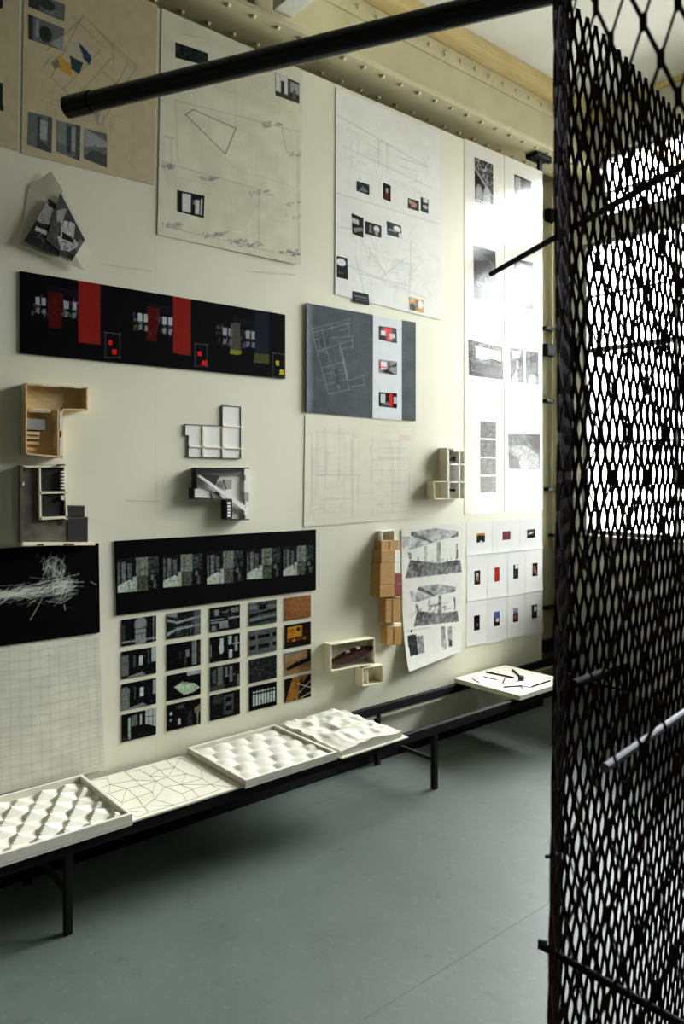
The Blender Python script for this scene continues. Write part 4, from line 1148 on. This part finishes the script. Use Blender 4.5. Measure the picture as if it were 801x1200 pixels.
# pale cabinet model
D = .065
q = mapper(490, 500, 11.44)
t = thing('cabinet_model', 'small pale compartment model beside the glossy white panels', 'model', (0, *W(525, 585)))
op = [(385, 285), (475, 295), (475, 330), (618, 330), (618, 968), (215, 968), (215, 738), (385, 735)]
out = pl(q(op), D)
MB().prism(out, .001, .005).obj('back_plate', M['wood_pale'], t)
MB().walls(out, .005, D, .004).obj('shell', M['wood_pale'], t)
for p in ([(395, 300), (412, 300), (412, 735), (395, 735)], [(540, 335), (560, 335), (560, 960), (540, 960)], [(398, 745), (416, 745), (416, 960), (398, 960)], [(410, 495), (618, 495), (618, 515), (410, 515)], [(410, 732), (618, 732), (618, 750), (410, 750)]):
    ib(p, .005, D, M['model_white'], 'shelf')
ib([(425, 400), (525, 400), (525, 462), (425, 462)], .03, .04, M['model_black'], 'dark_block')
ib([(425, 835), (528, 835), (528, 865), (425, 865)], .03, .04, M['model_black'], 'dark_block')

# boat case
D = .065
q = mapper(370, 620, 6.0)
t = thing('boat_case_model', 'shallow pale display case holding a dark wooden boat form', 'model', (0, *W(412, 803)))
op = [(108, 815), (412, 768), (412, 945), (108, 1000)]
out = pl(q(op), D)
MB().prism(out, .001, .005).obj('back_plate', M['wood_pale'], t)
MB().walls(out, .005, D, .005).obj('case_wall', M['wood_pale'], t)
op = [(330, 982), (468, 955), (472, 1078), (330, 1106)]
out = pl(q(op), D)
MB().prism(out, .001, .005).obj('back_plate', M['wood_pale'], t)
MB().walls(out, .005, D, .005).obj('small_case_wall', M['wood_pale'], t)
ib([(362, 985), (370, 984), (370, 1085), (362, 1086)], .005, .05, M['wood_pale'], 'divider')
a, b = W(*q([(92, 940)])[0], .05), W(*q([(398, 828)])[0], .05)
A_, B_ = Vector((.045, *a)), Vector((.045, *b))
dr = (B_ - A_)
nrm = Vector((0, -dr.z, dr.y)).normalized()
vs, fs, n = [], [], 14
for i in range(n + 1):
    s_ = i / n
    wdt = .036 * (math.sin(math.pi * s_) ** .7) + .001
    c_ = A_ + dr * s_
    for u_, x_ in ((1, .014), (.55, -.006), (0, -.022), (-.55, -.006), (-1, .014), (0, .004)):
        vs.append(c_ + nrm * wdt * u_ + Vector((x_, 0, 0)))
for i in range(n):
    for j in range(6):
        o_ = i * 6
        fs.append((o_ + j, o_ + (j + 1) % 6, o_ + 6 + (j + 1) % 6, o_ + 6 + j))
fs += [tuple(range(5, -1, -1)), tuple(range(n * 6, n * 6 + 6))]
MB().add(vs, fs).obj('boat', M['boat'], t)
for s_ in (.38, .62):
    c_ = A_ + dr * s_ + nrm * .028
    MB().box(.03, .07, c_.y - .012, c_.y + .012, c_.z - .004, c_.z + .004).obj('bracket', M['model_grey'], t)

# column of small plywood boxes
t = thing('box_tower_model', 'column of stacked orange plywood boxes with white and red-brown ends', 'model', (0, *W(458, 757)))
BX = [(460, 582, 82, 152, .055, 'wood_box', None), (460, 556, 152, 242, .075, 'wood_box', 'model_white'), (452, 554, 244, 315, .075, 'wood_box', 'model_white'), (452, 554, 316, 388, .08, 'wood_box', 'redbrown'),
      (450, 552, 390, 480, .08, 'wood_box', 'redbrown'), (490, 592, 486, 662, .055, 'wood_box', None), (500, 602, 688, 815, .055, 'wood_box', None)]
for x0, x1, y0, y1, dd, m1, m2 in BX:
    yz = pl(q([(x0, y0), (x1, y0 - 3), (x1, y1 - 4), (x0, y1)]), dd)
    bx_ = MB().prism(yz, .002, dd).obj('box', M[m1], t, bevel=.001)
    if m2:
        e_ = 592 if m2 == 'model_white' else 602
        yz = pl(q([(x1, y0 - 3), (e_, y0 - 2), (e_, y1 - 6), (x1, y1 - 4)]), dd * .8)
        MB().prism(yz, .002, dd * .8).obj('box_end', M[m2], t)
    else:
        yz = pl(q([((x0 + x1) / 2 - 3, y0 + 4), ((x0 + x1) / 2 + 3, y0 + 4), ((x0 + x1) / 2 + 3, y1 - 6), ((x0 + x1) / 2 - 3, y1 - 6)]), dd)
        MB().prism(yz, dd, dd + .002).obj('fold', M['wood_box'], t)
for p in ([(460, 15), (552, 5), (552, 12), (460, 22)], [(460, 20), (466, 20), (466, 82), (460, 82)], [(548, 8), (554, 8), (554, 82), (548, 82)], [(474, 488), (490, 486), (490, 662), (474, 664)], [(480, 672), (602, 662), (602, 680), (480, 690)], [(480, 695), (498, 692), (498, 815), (480, 818)]):
    ib(p, .002, .03, M['model_white'], 'card_strip')

# ---------------------------------------------------------------- bench and trays
BH = .3226
XB, XF = .027, .475
bn = thing('steel_bench', 'long low bench with a thin black steel frame under the display wall', 'bench', (.25, 1.9, 0))
YB0, YB1 = -1.4, 4.75
for xa in (XB, XF - .03):
    MB().box(xa, xa + .03, YB0, YB1, BH - .045, BH).obj('rail', M['steel'], bn, bevel=.002)
MB().box(XB + .002, XB + .022, 1.7, 4.6, BH - .066, BH - .047).obj('batten', M['board'], bn)
for y in (-.876, .984, 2.844, 4.70):
    for xa in (XB, XF - .028):
        MB().box(xa, xa + .028, y - .013, y + .013, 0, BH - .045).obj('leg', M['steel'], bn, bevel=.002)
    MB().box(XB + .028, XF - .028, y - .008, y + .008, .138, .154).obj('stretcher', M['steel'], bn)
TZ = BH + .001
T0, T1, T2, T3 = .725, 1.205, 1.688, 2.172


def relief(name, x0, x1, y0, y1, z0, fn, nx, ny, mt, parent, k=None, smooth=False):
    m = MB()
    vs, fs = [], []
    for i in range(nx + 1):
        for j in range(ny + 1):
            u, v = i / nx, j / ny
            vs.append((x0 + (x1 - x0) * u, y0 + (y1 - y0) * v, z0 + fn(u, v)))
    for i in range(nx):
        for j in range(ny):
            a = i * (ny + 1) + j
            fs.append((a, a + ny + 1, a + ny + 2, a + 1))
    b = len(vs)
    ring = [i * (ny + 1) for i in range(nx)] + [nx * (ny + 1) + j for j in range(ny)] + [i * (ny + 1) + ny for i in range(nx, 0, -1)] + [j for j in range(ny, 0, -1)]
    for r_ in ring:
        vs.append((vs[r_][0], vs[r_][1], z0 - .004))
    n = len(ring)
    for i in range(n):
        fs.append((ring[i], b + i, b + (i + 1) % n, ring[(i + 1) % n]))
    fs.append(tuple(b + i for i in range(n - 1, -1, -1)))
    return m.add(vs, fs).obj(name, mt, parent, smooth=smooth)


def tray(t, x0, x1, y0, y1, hgt, rim):
    z = TZ
    m = MB()
    MB().box(x0, x1, y0, y1, z, z + .008).obj('tray_base', M['plaster'], t)
    for b in ((x0, x0 + rim, y0, y1), (x1 - rim, x1, y0, y1), (x0 + rim, x1 - rim, y0, y0 + rim), (x0 + rim, x1 - rim, y1 - rim, y1)):
        MB().box(b[0], b[1], b[2], b[3], z + .008, z + hgt).obj('rim', M['plaster'], t, bevel=.002)


def saw(u, v):                                  # rows of little roof-like pyramids
    r = 6
    j = min(r - 1, math.floor(u * r))
    fu = u * r - j
    q_ = v * 5 + .5 * (j % 2) + .25 * fu
    i = math.floor(q_)
    fv = q_ - i
    hh = .75 + .25 * math.sin(i * 2.3 + j * 4.1)
    a_ = fv / .28 if fv < .28 else (1 - fv) / .72
    b_ = fu / .45 if fu < .45 else (1 - fu) / .55
    return .002 + .028 * hh * min(a_, 1.15 * b_)


t = thing('relief_tray', 'white plaster tray of pointed folded pyramids at the near end of the bench', 'tray', (.24, (T0 + T1) / 2, TZ))
tray(t, .03, .50, T0, T1, .042, .014)
relief('pyramid_relief', .044, .486, T0 + .014, T1 - .014, TZ + .012, saw, 60, 60, M['plaster'], t)


def pillow(u, v):
    r = 5
    i = min(r - 1, math.floor(u * r))
    fu = u * r - i
    q_ = v * 5 + .5 * (i % 2) + .15 * fu
    k = math.floor(q_)
    fv = q_ - k
    hh = .7 + .3 * math.sin(k * 2.9 + i * 3.7)
    b_ = (max(0, math.sin(math.pi * fu)) ** .55) * (max(0, math.sin(math.pi * fv ** .75)) ** .5)
    return .002 + .017 * hh * b_ + .012 * (fv - .4) * b_


t = thing('pillow_tray', 'white plaster tray of soft pillow-like bulges in the middle of the bench', 'tray', (.24, (T2 + T3) / 2, TZ))
tray(t, .02, .50, T2, T3, .034, .014)
relief('pillow_relief', .034, .486, T2 + .014, T3 - .014, TZ + .012, pillow, 60, 60, M['plaster'], t, smooth=True)

# cream board with the triangulated line drawing
t = thing('drawing_board', 'flat cream board with thin triangulated lines lying between the two plaster trays', 'board', (.24, (T1 + T2) / 2, TZ))
MB().box(.03, .485, T1 + .003, T2 - .003, TZ, TZ + .008).obj('board_sheet', M['board'], t, bevel=.001)
r = random.Random(21)
m = MB()
gx, gy = 5, 6
pt = [[(.05 + .42 * i / gx + r.uniform(-.016, .016), T1 + .025 + (T2 - T1 - .06) * j / gy + r.uniform(-.02, .02)) for j in range(gy + 1)] for i in range(gx + 1)]
def dl(a, b):
    m.bar((a[0], a[1], TZ + .0083), (b[0], b[1], TZ + .0083), .0011, .0008)
for i in range(gx + 1):
    for j in range(gy + 1):
        if i < gx:
            dl(pt[i][j], pt[i + 1][j])
        if j < gy and r.random() < .8:
            dl(pt[i][j], pt[i][j + 1])
        if i < gx and j < gy and r.random() < .45:
            dl(pt[i][j], pt[i + 1][j + 1]) if r.random() < .5 else dl(pt[i + 1][j], pt[i][j + 1])
m.obj('drawn_lines', M['model_dark'], t)

# crumpled white slab
r = np.random.RandomState(3)
n1, n2 = vnoise(41, 41, 7, 3), vnoise(41, 41, 3.2, 5)
def crumple(u, v):
    i, j = int(u * 40), int(v * 40)
    return .010 + .024 * n1[i, j] + .012 * n2[i, j]
t = thing('crumpled_slab', 'white sheet with crumpled peaks lying on the bench right of the pillow tray', 'relief', (.24, 2.39, TZ))
MB().box(.035, .515, 2.185, 2.605, TZ, TZ + .006).obj('base_sheet', M['board'], t)
relief('crumpled_relief', .045, .50, 2.195, 2.575, TZ + .011, crumple, 40, 40, M['plaster'], t)

# far board with sticks
t = thing('stick_board', 'thick white board at the far end of the bench carrying thin dark sticks', 'board', (.24, 3.77, TZ))
MB().box(.02, .50, 3.50, 3.99, TZ, TZ + .028).obj('board_slab', M['board'], t, bevel=.002)
q = mapper(520, 760, 6.16)
zb = TZ + .032
def on(p, z=zb):
    a = hit(*q([p])[0], 2, z)
    return Vector(a)
for a, b, w_ in (((300, 168), (505, 210), .007), ((495, 155), (560, 212), .008), ((430, 278), (560, 268), .005), ((635, 275), (765, 232), .006), ((425, 248), (440, 212), .005), ((285, 200), (380, 222), .003), ((205, 215), (255, 245), .003), ((560, 268), (565, 295), .003), ((560, 268), (635, 280), .003)):
    A_, B_ = on(a), on(b)
    MB().bar(A_ + Vector((0, 0, w_ / 2 - .0027)), B_ + Vector((0, 0, w_ / 2 - .0027)), w_, w_).obj('stick', M['boat'], t)
a = on((556, 225))
MB().box(a.x - .012, a.x + .012, a.y - .012, a.y + .012, TZ + .028, TZ + .055).obj('stick_block', M['model_black'], t)

# ---------------------------------------------------------------- expanded metal sculpture close to the viewpoint
sc_ = thing('mesh_sculpture', 'tall dark rusty curtain of rolled expanded metal mesh skewered by black rods', 'sculpture', at_cam(.3, 1.05, 0))
PLAN = [(.52, .34), (.40, .42), (.31, .515), (.26, .61), (.222, .67), (.2, .725), (.2145, .78), (.2345, .85), (.2625, .95), (.289, 1.04), (.319, 1.12), (.352, 1.206), (.417, 1.28), (.542, 1.42), (.70, 1.60), (.90, 1.83)]


def catmull(P, n=16):
    out = []
    for i in range(len(P) - 1):
        p0, p1, p2, p3 = P[max(0, i - 1)], P[i], P[i + 1], P[min(len(P) - 1, i + 2)]
        for k in range(n):
            t = k / n
            out.append(tuple(.5 * (2 * p1[d] + (p2[d] - p0[d]) * t + (2 * p0[d] - 5 * p1[d] + 4 * p2[d] - p3[d]) * t * t + (3 * p1[d] - p0[d] - 3 * p2[d] + p3[d]) * t ** 3) for d in (0, 1)))
    out.append(P[-1])
    return out


cpts = np.array(catmull(PLAN))
seg = np.hypot(*(np.diff(cpts, axis=0).T))
arc = np.concatenate([[0], np.cumsum(seg)])
MW, MH, MTOP = .0325, .076, 2.355
ncol = int(arc[-1] / MW)


def sheet_pt(s, z, d=0.0):
    s = min(max(s, 0), arc[-1] - 1e-4)
    x = np.interp(s, arc, cpts[:, 0])
    y = np.interp(s, arc, cpts[:, 1])
    x2, y2 = np.interp(s + .004, arc, cpts[:, 0]), np.interp(s + .004, arc, cpts[:, 1])
    tx, ty = x2 - x, y2 - y
    l = math.hypot(tx, ty) + 1e-9
    sway = float(np.interp(z, (0, .95, 1.2, 1.45, 1.65, 1.9, 2.4), (-.009, -.002, .003, .008, .012, .008, .005))) * y / .9
    x += sway
    return at_cam(x + d * ty / l, y - d * tx / l, z)


m = MB()
nrow = int(MTOP / (MH / 2))
zbase = MTOP - nrow * MH / 2
bond, sw, th = .20 * MH, .0046, .0016


def strand(s0, z0, s1, z1, w, d0, d1):
    a, b = sheet_pt(s0, z0), sheet_pt(s1, z1)
    hw = w / 2
    vs = []
    for (s, z, d) in ((s0, z0, d0), (s1, z1, d1)):
        for u, e in ((-hw, -th / 2 - .0012), (hw, -th / 2 + .0012), (hw, th / 2 + .0012), (-hw, th / 2 - .0012)):
            vs.append(sheet_pt(s + u, z, d + e))
    m.add(vs, [(0, 3, 2, 1), (4, 5, 6, 7), (0, 1, 5, 4), (1, 2, 6, 5), (2, 3, 7, 6), (3, 0, 4, 7)])


for j in range(nrow + 1):
    for i in range(ncol):
        s = (i + .5 * (j % 2)) * MW + .004
        z = zbase + j * MH / 2
        zt = min(z + bond / 2, MTOP)
        strand(s, max(.004, z - bond / 2), s, zt, sw * 1.75, 0, 0)
        if j < nrow:
            z2 = z + MH / 2 - bond / 2
            for sg in (-1, 1):
                s2 = s + sg * MW / 2
                if s2 < 0 or s2 > arc[-1]:
                    continue
                strand(s + sg * sw * .45, zt - .002, s2 - sg * sw * .45, z2 + .002, sw, 0, 0)
m.obj('mesh_sheet', M['rust'], sc_)


def on_view(px, py, Zd):
    p = CAM + ray(px, py) * Zd
    return Vector(p)


PZ = MTOP + .021
ax_l, ax_r = at_cam(-.583, 1.617, PZ), at_cam(1.25, .838, PZ)
dp = (ax_r - ax_l).normalized()
MB().tube(ax_l + dp * .02, ax_r, .0205, 20).obj('top_pipe', M['pipe'], sc_, smooth=False)
MB().tube(ax_l, ax_l + dp * .065, .0228, 20).obj('end_cap', M['pipe'], sc_)
for a, b, rr, mm in (((575, 321, 1.63), (860, 160, .965), .0055, 'rod'), ((633, 1108, 1.0), (820, 1212, .842), .0048, 'rod'), ((708, 900, 1.2), (830, 815, 1.585), .0075, 'galv'), ((672, 801, 1.10), (708, 787, 1.16), .006, 'rod'),
                     ((640, 1004, 1.0), (652, 1001, 1.03), .0025, 'rod')):
    A_, B_ = on_view(*a), on_view(*b)
    MB().tube(A_, B_, rr, 12).obj('rod', M[mm], sc_)
e_ = on_view(633, 1108, 1.0)
MB().tube(e_ - Vector((.004, 0, 0)), e_ + Vector((.006, .006, 0)), .0062, 10).obj('rod_cap', M['steel'], sc_)
